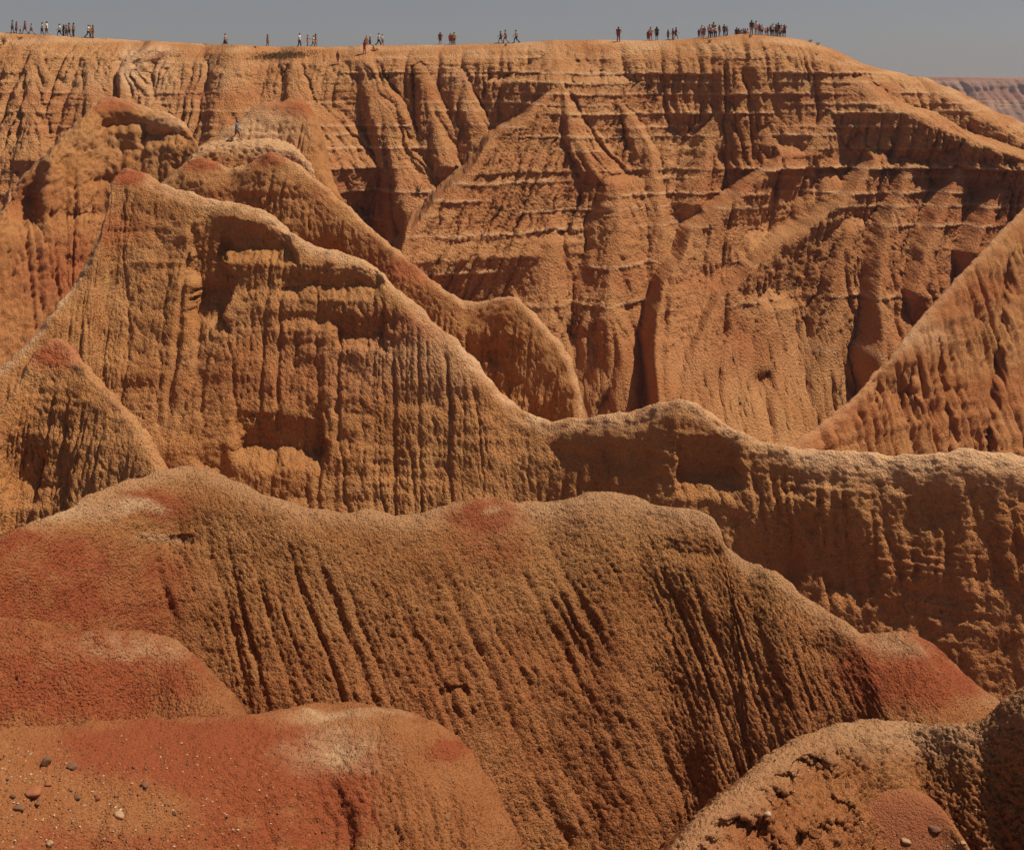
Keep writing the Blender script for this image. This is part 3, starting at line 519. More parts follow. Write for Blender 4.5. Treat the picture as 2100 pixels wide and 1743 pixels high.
def paint_g0(P, xd, yd, V, T, S):
    w = 30 * fbm(N2, P, .5, 3); x = xd + w; y = yd + w * .5
    r = .95 * spot(x, y, 420, 1540, 300, 75, .5) + .8 * spot(x, y, 590, 1640, 190, 110, .5) + .85 * spot(x, y, 920, 1545, 45, 20, .5) + .45 * spot(x, y, 200, 1740, 260, 40, .7)
    p = .8 * spot(x, y, 690, 1540, 90, 42, .8) + .85 * spot(x, y, 720, 1470, 120, 14, .6)
    r = ragged(r, P, .5); p = p * (.8 + .6 * fbm(N1, P, .25, 3)); return np.clip(r, 0, 1) * (1 - .75 * np.clip(p, 0, 1)) + .34, p
G0ST = [(-420, 1600, 12.6, 0, 2.3), (-140, 1545, 13.2, 0, 2.3), (-60, 1525, 13.5, 0, 2.3), (0, 1513, 13.8, 0, 2.3), (90, 1500, 14.2, 0, 2.3), (180, 1491, 14.5, 0, 2.2), (270, 1484, 14.8, 0, 2), (350, 1480, 15, 0, 1.8), (450, 1477, 15.2, 0, 1.5), (560, 1472, 15.5, 0, 1.3), (630, 1462, 15.8, 4, 1.2), (690, 1455, 16, 8, 1.1), (740, 1455, 16, 8, 1.1), (790, 1463, 15.95, 8, 1.05), (840, 1482, 15.9, 8, 1), (882, 1502, 15.85, 8, 1),
        (930, 1532, 15.8, 6, 1), (968, 1568, 15.7, 5, 1), (1005, 1620, 15.6, 5, 1), (1050, 1695, 15.5, 5, 1), (1110, 1820, 15.4, 5, 1), (1180, 1960, 15.2, 5, 1)]
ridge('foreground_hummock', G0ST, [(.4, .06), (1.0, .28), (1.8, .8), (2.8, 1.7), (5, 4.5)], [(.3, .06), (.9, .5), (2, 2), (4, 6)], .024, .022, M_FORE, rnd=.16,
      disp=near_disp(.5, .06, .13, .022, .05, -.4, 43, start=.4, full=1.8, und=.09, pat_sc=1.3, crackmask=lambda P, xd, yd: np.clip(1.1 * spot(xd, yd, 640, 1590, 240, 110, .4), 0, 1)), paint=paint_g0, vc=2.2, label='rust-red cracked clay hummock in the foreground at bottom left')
def paint_g2(P, xd, yd, V, T, S):
    w = 20 * fbm(N2, P, .6, 3)
    return .25 * sm(1550, 1743, yd) + .15, .4 * (1 - sm(.1, .7, np.abs(T))) + .35 * spot(xd + w, yd + w, 1860, 1520, 120, 40, .8)  # first pale term is painted light along the crest
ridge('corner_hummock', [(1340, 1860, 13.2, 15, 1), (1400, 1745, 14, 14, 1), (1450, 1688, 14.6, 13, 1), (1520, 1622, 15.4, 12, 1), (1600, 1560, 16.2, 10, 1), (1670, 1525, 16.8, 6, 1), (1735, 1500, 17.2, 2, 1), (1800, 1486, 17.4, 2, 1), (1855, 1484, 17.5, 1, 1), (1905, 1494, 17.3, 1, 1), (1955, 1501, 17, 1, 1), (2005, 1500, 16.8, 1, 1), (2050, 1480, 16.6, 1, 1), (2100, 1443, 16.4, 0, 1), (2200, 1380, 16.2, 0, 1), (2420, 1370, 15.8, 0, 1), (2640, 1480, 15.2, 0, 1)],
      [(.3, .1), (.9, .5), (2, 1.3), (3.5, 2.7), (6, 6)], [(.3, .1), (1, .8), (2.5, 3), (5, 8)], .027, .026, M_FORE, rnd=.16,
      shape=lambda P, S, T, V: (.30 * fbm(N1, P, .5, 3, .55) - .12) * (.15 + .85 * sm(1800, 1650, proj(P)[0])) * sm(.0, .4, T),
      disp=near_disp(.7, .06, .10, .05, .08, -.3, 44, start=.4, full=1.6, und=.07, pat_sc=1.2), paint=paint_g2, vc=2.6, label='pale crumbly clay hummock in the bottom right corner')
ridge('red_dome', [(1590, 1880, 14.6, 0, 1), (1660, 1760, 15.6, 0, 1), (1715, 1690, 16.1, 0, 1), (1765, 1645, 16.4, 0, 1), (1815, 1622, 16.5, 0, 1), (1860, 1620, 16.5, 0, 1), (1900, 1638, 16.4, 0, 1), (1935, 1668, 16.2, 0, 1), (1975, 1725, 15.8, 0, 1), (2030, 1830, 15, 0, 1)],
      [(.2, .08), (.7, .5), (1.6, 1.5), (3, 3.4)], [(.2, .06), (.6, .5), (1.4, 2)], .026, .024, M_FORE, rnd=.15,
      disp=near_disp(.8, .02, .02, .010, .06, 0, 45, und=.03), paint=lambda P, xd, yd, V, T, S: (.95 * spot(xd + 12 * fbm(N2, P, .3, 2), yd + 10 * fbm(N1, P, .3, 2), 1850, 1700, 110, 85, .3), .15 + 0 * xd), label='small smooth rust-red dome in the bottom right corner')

# ------------------------------------------------------------------ where things stand
def make_bvh(names, keep=None, st=1):
    vs = []; fs = []; n = 0
    for nm in names:
        P = GRID[nm][::st, ::st]; nr, nc = P.shape[:2]; idx = np.arange(nr * nc).reshape(nr, nc); v = P.reshape(-1, 3)
        f = np.stack([idx[:-1, :-1], idx[1:, :-1], idx[1:, 1:], idx[:-1, 1:]], -1).reshape(-1, 4)
        if keep is not None: f = f[keep(v[f[:, 0]])]
        vs.append(v); fs.append(f + n); n += len(v)
    return BVHTree.FromPolygons(np.concatenate(vs).tolist(), np.concatenate(fs).tolist(), all_triangles=False)
B_RIM = make_bvh(['rim_wall', 'rim_top'], lambda v: v[:, 2] > np.minimum(rim_z(v[:, 0]) - 5, 9e9))
B_BENCH = make_bvh(['walker_bench', 'dome_ridge', 'second_ridge'], lambda v: (v[:, 2] > -9) & (v[:, 0] < -10))
def drop(bv, x, y):
    r = bv.ray_cast(Vector((x, y, 60)), Vector((0, 0, -1))); return r[0]
def along(bv, xs, ys):            # source pixel (4040 wide) -> first ground hit
    d = Vector(px(xs / 1.924, ys / 1.924, 1.0)); r = bv.ray_cast(Vector((0, 0, 0)), d.normalized()); return r[0]

# ------------------------------------------------------------------ people
def cap_mesh(caps, seg=12, rings=5):
    V = []; Fc = []
    for p0, r0, p1, r1 in caps:
        p0 = Vector(p0); p1 = Vector(p1); ax = p1 - p0
        if ax.length < 1e-5: ax = Vector((0, 0, 1e-4))
        z = ax.normalized(); x = z.orthogonal().normalized(); y = z.cross(x)
        prof = [(-math.cos(a) * r0, math.sin(a) * r0, 0) for a in np.linspace(0.0, math.pi / 2, rings)] + [(math.sin(a) * r1, math.cos(a) * r1, 1) for a in np.linspace(0, math.pi / 2, rings)]
        base = len(V)
        for h, r, e in prof:
            c = (p1 if e else p0) + z * h; r = max(r, 1e-4)
            for k in range(seg):
                a = 2 * math.pi * k / seg; V.append(c + x * (r * math.cos(a)) + y * (r * math.sin(a)))
        n = len(prof)
        for i in range(n - 1):
            for k in range(seg): Fc.append((base + i * seg + k, base + i * seg + (k + 1) % seg, base + (i + 1) * seg + (k + 1) % seg, base + (i + 1) * seg + k))
        Fc.append(tuple(base + k for k in reversed(range(seg)))); Fc.append(tuple(base + (n - 1) * seg + k for k in range(seg)))
    return V, Fc
def solid(name, caps, voxel=0.011, ratio=0.3):
    V, Fc = cap_mesh(caps); me = bpy.data.meshes.new(name + '_src'); me.from_pydata(V, [], Fc)
    o = bpy.data.objects.new('tmp', me); C.objects.link(o)
    m = o.modifiers.new('r', 'REMESH'); m.mode = 'VOXEL'; m.voxel_size = voxel; m.use_smooth_shade = True
    s_ = o.modifiers.new('s', 'SMOOTH'); s_.factor = 0.5; s_.iterations = 2
    d = o.modifiers.new('d', 'DECIMATE'); d.ratio = ratio
    dg = bpy.context.evaluated_depsgraph_get(); out = bpy.data.meshes.new_from_object(o.evaluated_get(dg)); out.name = name
    bpy.data.objects.remove(o); bpy.data.meshes.remove(me); out.materials.clear(); out.materials.append(None)
    return out
def lerp(a, b, t): return tuple(a[i] + (b[i] - a[i]) * t for i in range(3))
POSES = {   # elbow, wrist for right(-x) and left(+x); knee, ankle for right and left; hip height; lean
    'stand':  dict(e=[(-.24, .03, 1.13), (.24, .03, 1.13)], w=[(-.25, -.05, .89), (.25, -.05, .89)], k=[(-.10, -.02, .50), (.10, -.02, .50)], a=[(-.11, .02, .08), (.11, .02, .08)], hz=.93, lean=0),
    'hips':   dict(e=[(-.36, .06, 1.17), (.25, .03, 1.14)], w=[(-.19, -.07, 1.02), (.27, -.03, .90)], k=[(-.11, -.02, .50), (.11, -.02, .50)], a=[(-.14, .02, .08), (.14, .02, .08)], hz=.92, lean=0),
    'stride': dict(e=[(-.24, -.10, 1.14), (.24, .16, 1.16)], w=[(-.22, -.30, .97), (.23, .18, .92)], k=[(-.09, .06, .48), (.09, -.22, .50)], a=[(-.09, .42, .15), (.09, -.30, .08)], hz=.88, lean=.04),
    'step':   dict(e=[(-.24, -.05, 1.13), (.24, .10, 1.14)], w=[(-.23, -.18, .92), (.24, .09, .89)], k=[(-.09, .02, .49), (.09, -.12, .51)], a=[(-.09, .22, .11), (.09, -.14, .08)], hz=.91, lean=.02),
    'reach':  dict(e=[(-.23, -.18, 1.24), (.24, .04, 1.13)], w=[(-.20, -.42, 1.18), (.25, -.04, .89)], k=[(-.10, -.04, .50), (.10, .0, .50)], a=[(-.10, -.08, .08), (.10, .10, .09)], hz=.92, lean=.02),
    'raise':  dict(e=[(-.33, -.04, 1.34), (.24, .03, 1.13)], w=[(-.20, -.10, 1.55), (.25, -.05, .89)], k=[(-.10, -.02, .50), (.10, -.02, .50)], a=[(-.11, .02, .08), (.11, .02, .08)], hz=.93, lean=0),
    'sit':    dict(e=[(-.26, .22, .42), (.26, .22, .42)], w=[(-.27, .34, .18), (.27, .34, .18)], k=[(-.12, -.38, .42), (.12, -.36, .30)], a=[(-.12, -.62, .08), (.13, -.74, .08)], hz=.12, lean=-.16),
}
PM = {}
def pose_meshes(pose, bottom, hair):
    q = POSES[pose]; hz = q['hz']; dz = hz - .93; ln = q['lean']
    up = lambda x, y, z: (x, y - ln * max(0, (z - .93) / .5), z + dz)
    sh = [up(-.185, 0, 1.40), up(.185, 0, 1.40)]; hp = [(-.09, 0, hz - .01), (.09, 0, hz - .01)]
    E = [(e[0], e[1] - (ln if pose != 'sit' else 0), e[2] + (dz if pose != 'sit' else 0)) for e in q['e']]; Wr = [(e[0], e[1] - (ln if pose != 'sit' else 0), e[2] + (dz if pose != 'sit' else 0)) for e in q['w']]
    torso = []
    for s_ in (-1, 1):
        torso += [(up(s_ * .085, 0, 1.34), .105, up(s_ * .065, .0, 1.08), .092), (up(s_ * .065, 0, 1.08), .092, up(s_ * .075, .01, .95), .108)]
    torso += [(sh[0], .062, sh[1], .062)]
    kb = ('body', pose)
    if kb not in PM:
        b = list(torso) + [(up(0, .01, 1.38), .062, up(0, 0, 1.52), .054), (up(0, .008, 1.60), .088, up(0, .0, 1.64), .094), (up(0, -.035, 1.545), .055, up(0, -.03, 1.60), .062),
                           (up(0, -.10, 1.605), .012, up(0, -.112, 1.575), .019), (up(0, -.085, 1.545), .014, up(0, -.088, 1.545), .014)]
        for s_ in (-1, 1):
            b += [(up(s_ * .092, .01, 1.60), .02, up(s_ * .094, .015, 1.575), .016), (up(s_ * .035, -.082, 1.61), .016, up(s_ * .03, -.084, 1.61), .015)]
        for i in (0, 1):
            s_ = (-1, 1)[i]
            b += [(sh[i], .058, E[i], .044), (E[i], .045, lerp(E[i], Wr[i], .35), .046), (lerp(E[i], Wr[i], .35), .046, Wr[i], .029)]
            d = (Vector(Wr[i]) - Vector(E[i])).normalized(); palm = Vector(Wr[i]) + d * .085; side = Vector((0, -1, 0)) if abs(d.y) < .8 else Vector((0, 0, 1))
            side = (side - d * side.dot(d)).normalized(); cur = d.cross(side).normalized() * s_ * -1
            b += [(Wr[i], .027, tuple(palm), .032)]
            for f_, ln_ in ((-1.4, .060), (-.5, .078), (.5, .082), (1.4, .070)):
                p0 = palm + side * (f_ * .021); p1 = p0 + d * ln_ * .6 + side * f_ * .006; p2 = p1 + d * ln_ * .5 + cur * .025
                b += [(tuple(p0), .0105, tuple(p1), .0095), (tuple(p1), .0095, tuple(p2), .008)]
            t0 = Vector(Wr[i]) + d * .035 + side * .025; t1 = t0 + side * .035 + d * .03; t2 = t1 + d * .032 + side * .008
            b += [(tuple(t0), .013, tuple(t1), .011), (tuple(t1), .011, tuple(t2), .009)]
            k, a = q['k'][i], q['a'][i]
            b += [(hp[i], .098, k, .060), (k, .058, lerp(k, a, .3), .060), (lerp(k, a, .3), .060, a, .040)]
            toe = (a[0] * 1.08, a[1] - .17, max(.03, a[2] - .05)) if pose != 'sit' else (a[0] * 1.15, a[1] - .06, .22)
            b += [(a, .04, (a[0], a[1] + .04, max(.035, a[2] - .045)), .034), ((a[0], a[1] + .03, max(.035, a[2] - .045)), .033, toe, .026)]
        PM[kb] = solid('person_body_' + pose, b, .010, .22)
        for i in (0, 1):
            a = q['a'][i]; toe = (a[0] * 1.08, a[1] - .18, max(.032, a[2] - .048)) if pose != 'sit' else (a[0] * 1.15, a[1] - .06, .24)
            PM[('shoe', pose, i)] = solid('shoe_' + pose, [((a[0], a[1], a[2] - .005), .047, (a[0], a[1] + .045, max(.04, a[2] - .04)), .042), ((a[0], a[1] + .03, max(.04, a[2] - .04)), .042, toe, .036)], .014, .35)
        PM[('shirt', pose)] = solid('shirt_' + pose, [(p0, r0 + .016, p1, r1 + .016) for p0, r0, p1, r1 in torso] + [(sh[i], .074, lerp(sh[i], E[i], .62), .062) for i in (0, 1)], .016, .35)
    kt = (bottom, pose)
    if kt not in PM:
        pel = [((s_ * .075, .01, hz + .04), .118, (s_ * .08, .0, hz - .04), .12) for s_ in (-1, 1)]
        if bottom == 'trousers':
            c = pel + [x for i in (0, 1) for x in ((hp[i], .112, q['k'][i], .076), (q['k'][i], .076, lerp(q['k'][i], q['a'][i], .93), .062))]
        elif bottom == 'shorts':
            c = pel + [(hp[i], .114, lerp(hp[i], q['k'][i], .72), .098) for i in (0, 1)]
        else:
            km = lerp(q['k'][0], q['k'][1], .5)
            c = pel + [((0, 0, hz), .15, (km[0], km[1] * .5, km[2] + .05), .20)] + [(hp[i], .12, q['k'][i], .13) for i in (0, 1)]
        PM[kt] = solid(bottom + '_' + pose, c, .016, .35)
    kh = (hair, pose)
    if kh not in PM:
        c = [(up(0, .018, 1.645), .100, up(0, .03, 1.62), .094), (up(0, .045, 1.58), .075, up(0, .05, 1.55), .05)]
        if hair == 'long_hair': c += [(up(0, .05, 1.60), .085, up(0, .085, 1.38), .07), (up(.07, .03, 1.6), .035, up(.07, .05, 1.42), .03), (up(-.07, .03, 1.6), .035, up(-.07, .05, 1.42), .03)]
        if hair == 'hat': c = [(up(0, .0, 1.66), .102, up(0, .0, 1.70), .085), (up(0, -.06, 1.66), .10, up(0, .05, 1.66), .11)]
        PM[kh] = solid('hair_' + hair + '_' + pose, c, .014, .35)
    return PM[kb], PM[('shirt', pose)], PM[kt], PM[kh], PM[('shoe', pose, 0)], PM[('shoe', pose, 1)]
COL = dict(white=(.72, .68, .62), pink=(.62, .36, .32), red=(.45, .07, .05), maroon=(.22, .05, .04), brown=(.16, .075, .04), tan=(.45, .28, .15), olive=(.20, .16, .08), grey=(.26, .25, .26), blue=(.16, .19, .26),
           black=(.025, .022, .022), dark=(.06, .04, .035), khaki=(.34, .24, .13), navy=(.04, .045, .08), orange=(.50, .20, .09), yellow=(.52, .36, .10), rust=(.30, .10, .05), skin=(.34, .17, .10), darkhair=(.022, .014, .010), fair=(.16, .09, .04), green=(.05, .07, .04))
def cm(c, kind='cloth'): return plain(kind + '_' + c, COL[c], .9 if kind == 'cloth' else .6)
def person(p, hgt, pose, face, shirt, bottom, bcol, hair, hcol, label, group, shoes='dark'):
    b, s_, t_, h_, f0, f1 = pose_meshes(pose, bottom, hair)
    parts = []
    def link(nm, me, mat, par=None):
        o = bpy.data.objects.new(nm, me); C.objects.link(o); o.material_slots[0].link = 'OBJECT'; o.material_slots[0].material = mat
        if par is not None: o.parent = par
        return o
    r = link('person', b, cm('skin', 'skin')); r['label'] = label; r['category'] = 'person'; r['group'] = group
    k = hgt / 1.735; r.scale = (k, k, k); r.location = p; r.rotation_euler = (0, 0, math.radians(face))
    if shirt: link('shirt', s_, cm(shirt), r)
    link(bottom, t_, cm(bcol), r); link('hat' if hair == 'hat' else 'hair', h_, cm(hcol, 'cloth' if hair == 'hat' else 'hair'), r)
    link('shoe', f0, cm(shoes), r); link('shoe', f1, cm(shoes), r)
    return r
GL = 'walkers on the rim at left'; GM = 'walkers scattered along the middle of the rim'; GH = 'people gathered on the right hill of the rim'
R_, L_, A_, T_ = 90, -90, 175, 5
PEOPLE = [  # x, y of feet, height in source pixels, pose, heading, shirt, bottoms, colour, hair, hair colour, metres behind crest (None: on the slope), label, group
 (51, 132, 53, 'step', -80, 'blue', 'shorts', 'dark', 'hair', 'darkhair', 0, 'leftmost person on the rim, in grey-blue shirt with bare legs', GL),
 (66, 133, 48, 'stand', -60, 'maroon', 'skirt', 'brown', 'hair', 'darkhair', 0, 'slim person in dark reddish clothes right behind the leftmost walker', GL),
 (82, 133, 29, 'step', -80, 'white', 'shorts', 'black', 'hair', 'fair', 0, 'small child in white top and black shorts at far left of the rim', GL),
 (101, 134, 53, 'stride', L_, 'maroon', 'shorts', 'brown', 'hair', 'darkhair', 0, 'tall strider in maroon top just right of the small child', GL),
 (126, 137, 44, 'stride', L_, 'grey', 'shorts', 'brown', 'hair', 'darkhair', 0, 'short striding youth in grey top following the maroon strider', GL),
 (168, 139, 53, 'step', -75, 'pink', 'shorts', 'dark', 'hair', 'darkhair', 0, 'left one of a walking pair, pale pink shirt and dark shorts', GL),
 (186, 141, 58, 'step', -85, 'white', 'shorts', 'brown', 'hair', 'darkhair', 0, 'right one of a walking pair, white shirt and brown shorts', GL),
 (237, 143, 53, 'stride', -85, 'white', 'shorts', 'black', 'hair', 'darkhair', 0, 'walker in white shirt and black shorts leading the group of five', GL),
 (252, 145, 50, 'stand', -40, 'dark', 'trousers', 'dark', 'long_hair', 'darkhair', 0, 'person all in dark clothes, second from left in the group of five', GL),
 (263, 146, 50, 'step', -70, 'grey', 'shorts', 'dark', 'hair', 'darkhair', .4, 'bare-legged person in grey shirt in the middle of the group of five', GL),
 (274, 146, 58, 'step', -95, 'rust', 'shorts', 'brown', 'hair', 'darkhair', 0, 'tall person in rust-brown, fourth in the group of five', GL),
 (291, 147, 58, 'stand', -100, 'olive', 'trousers', 'dark', 'hair', 'darkhair', 0, 'person in olive shirt and long dark trousers at the rear of the group of five', GL),
 (349, 149, 53, 'stride', R_, 'white', 'trousers', 'dark', 'hair', 'darkhair', 0, 'striding person in white shirt and dark trousers, left in the tight trio', GL),
 (358, 150, 51, 'stand', 60, 'tan', 'shorts', 'khaki', 'hair', 'fair', .3, 'person in tan clothes in the middle of the tight trio', GL),
 (368, 150, 53, 'reach', -90, 'brown', 'trousers', 'brown', 'hair', 'darkhair', -.2, 'person in brown, right in the tight trio', GL),
 (888, 180, 54, 'stride', R_, 'pink', 'skirt', 'dark', 'hair', 'darkhair', 0, 'lone walker in pale top and dark skirt heading right on the empty rim', GM),
 (1056, 186, 55, 'step', R_, 'brown', 'shorts', 'rust', 'hair', 'darkhair', 0, 'lone walker in brown with bare legs above the upper dome', GM),
 (1182, 187, 59, 'step', 70, 'white', 'trousers', 'dark', 'hair', 'darkhair', 0, 'person in white shirt and dark trousers, left of the pair holding hands', GM),
 (1214, 187, 52, 'reach', R_, 'tan', 'shorts', 'tan', 'hair', 'darkhair', 0, 'person in tan reaching a hand to the right towards a couple', GM),
 (1236, 187, 50, 'stride', R_, 'white', 'trousers', 'khaki', 'hair', 'darkhair', .3, 'striding person in white shirt overlapping a person in olive', GM),
 (1246, 187, 55, 'step', R_, 'olive', 'shorts', 'tan', 'long_hair', 'darkhair', -.2, 'person in olive top overlapping the white-shirted strider', GM),
 (1333, 254, 52, 'stand', 150, 'rust', 'shorts', 'orange', 'hair', 'darkhair', None, 'brown-clad climber alone on the slope just below the rim', GM),
 (1438, 214, 57, 'reach', 130, 'red', 'shorts', 'red', 'hair', 'darkhair', None, 'person in bright red standing on the slope below the rim edge', GM),
 (1447, 183, 46, 'stand', 30, 'tan', 'shorts', 'khaki', 'hair', 'fair', .4, 'small figure in tan right above the person in bright red', GM),
 (1461, 183, 45, 'step', -85, 'brown', 'skirt', 'brown', 'hat', 'white', 0, 'walker in brown with a white hat above the seated person', GM),
 (1478, 203, 22, 'sit', 120, 'orange', 'shorts', 'red', 'hair', 'darkhair', None, 'person seated on the slope just below the rim edge', GM),
 (1494, 182, 53, 'stride', R_, 'white', 'trousers', 'black', 'hair', 'darkhair', 0, 'striding person in white shirt and black trousers beside a person in shorts', GM),
 (1509, 181, 47, 'step', R_, 'white', 'shorts', 'brown', 'hair', 'darkhair', 0, 'shorter person in white shirt and brown shorts ahead of the black-trousered strider', GM),
 (1737, 178, 51, 'hips', A_, 'maroon', 'shorts', 'brown', 'hair', 'darkhair', 0, 'lone person in dark maroon with a hand on the hip', GM),
 (1777, 177, 46, 'stand', A_, 'red', 'shorts', 'maroon', 'hair', 'darkhair', 0, 'left of three close together, in red shirt', GM),
 (1784, 177, 41, 'stand', 160, 'pink', 'shorts', 'pink', 'hair', 'fair', .4, 'small pink-clad figure in the middle of three close together', GM),
 (1792, 178, 51, 'stand', 190, 'yellow', 'trousers', 'brown', 'hair', 'darkhair', 0, 'right of three close together, mustard shirt and brown trousers', GM),
 (1976, 171, 50, 'stride', L_, 'brown', 'shorts', 'dark', 'hair', 'darkhair', 0, 'short walker in brown at the front of a line of three', GM),
 (1995, 171, 55, 'stride', L_, 'tan', 'shorts', 'rust', 'hair', 'darkhair', 0, 'bare-armed walker in rust shorts in the middle of a line of three', GM),
 (2037, 171, 54, 'stride', -88, 'pink', 'trousers', 'black', 'hair', 'darkhair', 0, 'wide-striding walker in pale shirt and black trousers, rear of a line of three', GM),
 (2440, 166, 60, 'hips', 160, 'maroon', 'trousers', 'maroon', 'hair', 'darkhair', -1.2, 'lone tall person in dark maroon standing between the walkers and the right hill', GM),
 (2557, 160, 40, 'stand', A_, 'dark', 'skirt', 'maroon', 'long_hair', 'darkhair', .5, 'short dark figure half hidden by a person in a pale pink shirt', GH),
 (2567, 161, 53, 'hips', A_, 'pink', 'shorts', 'red', 'hair', 'darkhair', 0, 'person in pale pink shirt and red shorts at the foot of the right hill', GH),
 (2591, 160, 55, 'stand', 185, 'green', 'shorts', 'black', 'long_hair', 'darkhair', 0, 'person in blackish green jacket with bare legs', GH),
 (2636, 159, 42, 'step', -70, 'brown', 'skirt', 'brown', 'hair', 'darkhair', 0, 'short brown-clad walker alone left of a dark pair', GH),
 (2655, 158, 47, 'step', -80, 'maroon', 'shorts', 'maroon', 'hair', 'darkhair', .3, 'left of the dark walking pair, in maroon', GH),
 (2666, 158, 51, 'stride', R_, 'dark', 'shorts', 'brown', 'hair', 'darkhair', 0, 'right of the dark walking pair, in near-black top, striding', GH),
 (2757, 149, 35, 'stand', 140, 'dark', 'skirt', 'maroon', 'hair', 'darkhair', 0, 'small dark-clad figure at the left end of the hillside group', GH),
 (2769, 149, 50, 'stand', A_, 'white', 'trousers', 'khaki', 'hair', 'darkhair', .5, 'white-shirted person behind a figure in a rust-red dress', GH),
 (2778, 149, 43, 'stand', A_, 'rust', 'skirt', 'rust', 'hair', 'darkhair', 0, 'broad figure in a rust-red dress on the hillside', GH),
 (2799, 148, 54, 'stand', 165, 'pink', 'trousers', 'black', 'hair', 'darkhair', -.8, 'pale pink shirt and black trousers, left of a trio on the hillside', GH),
 (2808, 147, 40, 'stand', A_, 'white', 'shorts', 'dark', 'hair', 'fair', .2, 'child in white between two black-trousered adults on the hillside', GH),
 (2815, 147, 59, 'stand', A_, 'khaki', 'trousers', 'dark', 'hair', 'darkhair', .4, 'tallest of the hillside trio, in pale khaki shirt', GH),
 (2823, 147, 47, 'raise', A_, 'white', 'trousers', 'black', 'hair', 'darkhair', -.6, 'hillside person in white with a raised arm', GH),
 (2838, 143, 46, 'stand', 120, 'rust', 'shorts', 'tan', 'long_hair', 'fair', 0, 'long-haired figure in rust top standing alone on the hillside', GH),
 (2857, 142, 47, 'stand', A_, 'brown', 'trousers', 'dark', 'hair', 'darkhair', 0, 'brown-shirted left one of a pair below the hilltop', GH),
 (2868, 142, 40, 'step', 100, 'grey', 'trousers', 'dark', 'hair', 'darkhair', 0, 'shorter grey-shirted right one of a pair below the hilltop', GH),
 (2906, 139, 52, 'stand', 180, 'dark', 'trousers', 'dark', 'hair', 'darkhair', 8, 'leftmost of the hilltop crowd, dark clothes, legs hidden by the crest', GH),
 (2915, 138, 50, 'stand', 150, 'rust', 'trousers', 'brown', 'hair', 'darkhair', 8.5, 'rust-shirted second from left in the hilltop crowd', GH),
 (2924, 137, 44, 'stand', 190, 'grey', 'trousers', 'dark', 'hair', 'darkhair', 8, 'short grey-clad third from left in the hilltop crowd', GH),
 (2932, 136, 52, 'stand', 180, 'blue', 'trousers', 'dark', 'hair', 'darkhair', 9, 'grey-blue shirt, fourth from left in the hilltop crowd', GH),
 (2940, 135, 52, 'stand', 160, 'brown', 'trousers', 'dark', 'hair', 'darkhair', 9, 'brown shirt, fifth from left in the hilltop crowd', GH),
 (2949, 135, 50, 'stand', 200, 'pink', 'trousers', 'maroon', 'hair', 'darkhair', 8.5, 'pale pink shirt right beside the tallest hilltop figure', GH),
 (2965, 135, 58, 'stand', 180, 'dark', 'trousers', 'khaki', 'hair', 'darkhair', 0, 'tallest hilltop figure, dark shirt and khaki trousers, on the very top', GH),
 (2983, 136, 57, 'stand', 170, 'white', 'trousers', 'tan', 'hair', 'darkhair', 0, 'white shirt and tan trousers, right of the tallest hilltop figure', GH),
 (2996, 137, 45, 'stand', 180, 'maroon', 'trousers', 'maroon', 'hair', 'darkhair', .2, 'figure all in maroon right of the white-shirted one on the very top', GH),
 (3006, 138, 43, 'stand', 150, 'white', 'shorts', 'dark', 'hair', 'fair', 0, 'shorter white-shirted figure in dark shorts past the maroon one', GH),
 (3020, 139, 30, 'stand', 180, 'pink', 'shorts', 'maroon', 'hair', 'darkhair', 0, 'small pink-shirted child in the hilltop crowd', GH),
 (3028, 140, 34, 'stand', 190, 'maroon', 'trousers', 'maroon', 'hair', 'darkhair', .1, 'maroon-clad child next to the pink-shirted child', GH),
 (3041, 142, 42, 'stand', 180, 'dark', 'trousers', 'black', 'hair', 'darkhair', .1, 'dark short figure starting the right-hand part of the hilltop crowd', GH),
 (3049, 143, 50, 'stand', 170, 'white', 'trousers', 'black', 'hair', 'darkhair', -.2, 'white shirt and black trousers in the right-hand part of the hilltop crowd', GH),
 (3061, 145, 50, 'stand', 180, 'brown', 'trousers', 'dark', 'hair', 'darkhair', -.2, 'brown-shirted figure left of the black-clad tall one', GH),
 (3070, 145, 55, 'stand', 180, 'black', 'trousers', 'black', 'hair', 'darkhair', 0, 'tall figure all in black near the right end of the hilltop crowd', GH),
 (3076, 145, 36, 'stand', 200, 'grey', 'shorts', 'dark', 'hair', 'fair', -.4, 'child in grey beside the tall figure in black', GH),
 (3083, 146, 48, 'stand', 170, 'white', 'shorts', 'brown', 'hair', 'darkhair', 0, 'white-shirted figure, third from the right end of the crowd', GH),
 (3089, 146, 46, 'stand', 190, 'tan', 'shorts', 'tan', 'hair', 'darkhair', .3, 'tan-clad figure, second from the right end of the crowd', GH),
 (3095, 147, 50, 'raise', 150, 'brown', 'shorts', 'dark', 'hair', 'darkhair', -.1, 'rightmost figure of the hilltop crowd, in brown with a raised arm', GH),
]
for (x, y, h, pose, face, shirt, bot, bc, hair, hc, back, label, grp) in PEOPLE:
    if back is None:
        hit = along(B_RIM, x, y); p = hit
    else:
        xd = x / 1.924; Yc = float(RIMY(xd)) + back; p = drop(B_RIM, (xd - CX) / F * Yc, Yc - 0.12)
    hgt = h * p[1] / 4877.0 * (1.0 if pose != 'sit' else 2.1)
    person((p[0], p[1], p[2] - 0.015), min(hgt, 1.9), pose, face, shirt, bot, bc, hair, hc, label, grp)
wp = along(B_BENCH, 934, 553)
person((wp[0], wp[1], wp[2] - .015), min(1.9, 82 * wp[1] / 4877.0), 'stride', 78, 'blue', 'shorts', 'brown', 'hair', 'darkhair', 'lone walker in blue-grey shirt and brown shorts on the pale bench below the rim', 'walker below the rim', 'black')

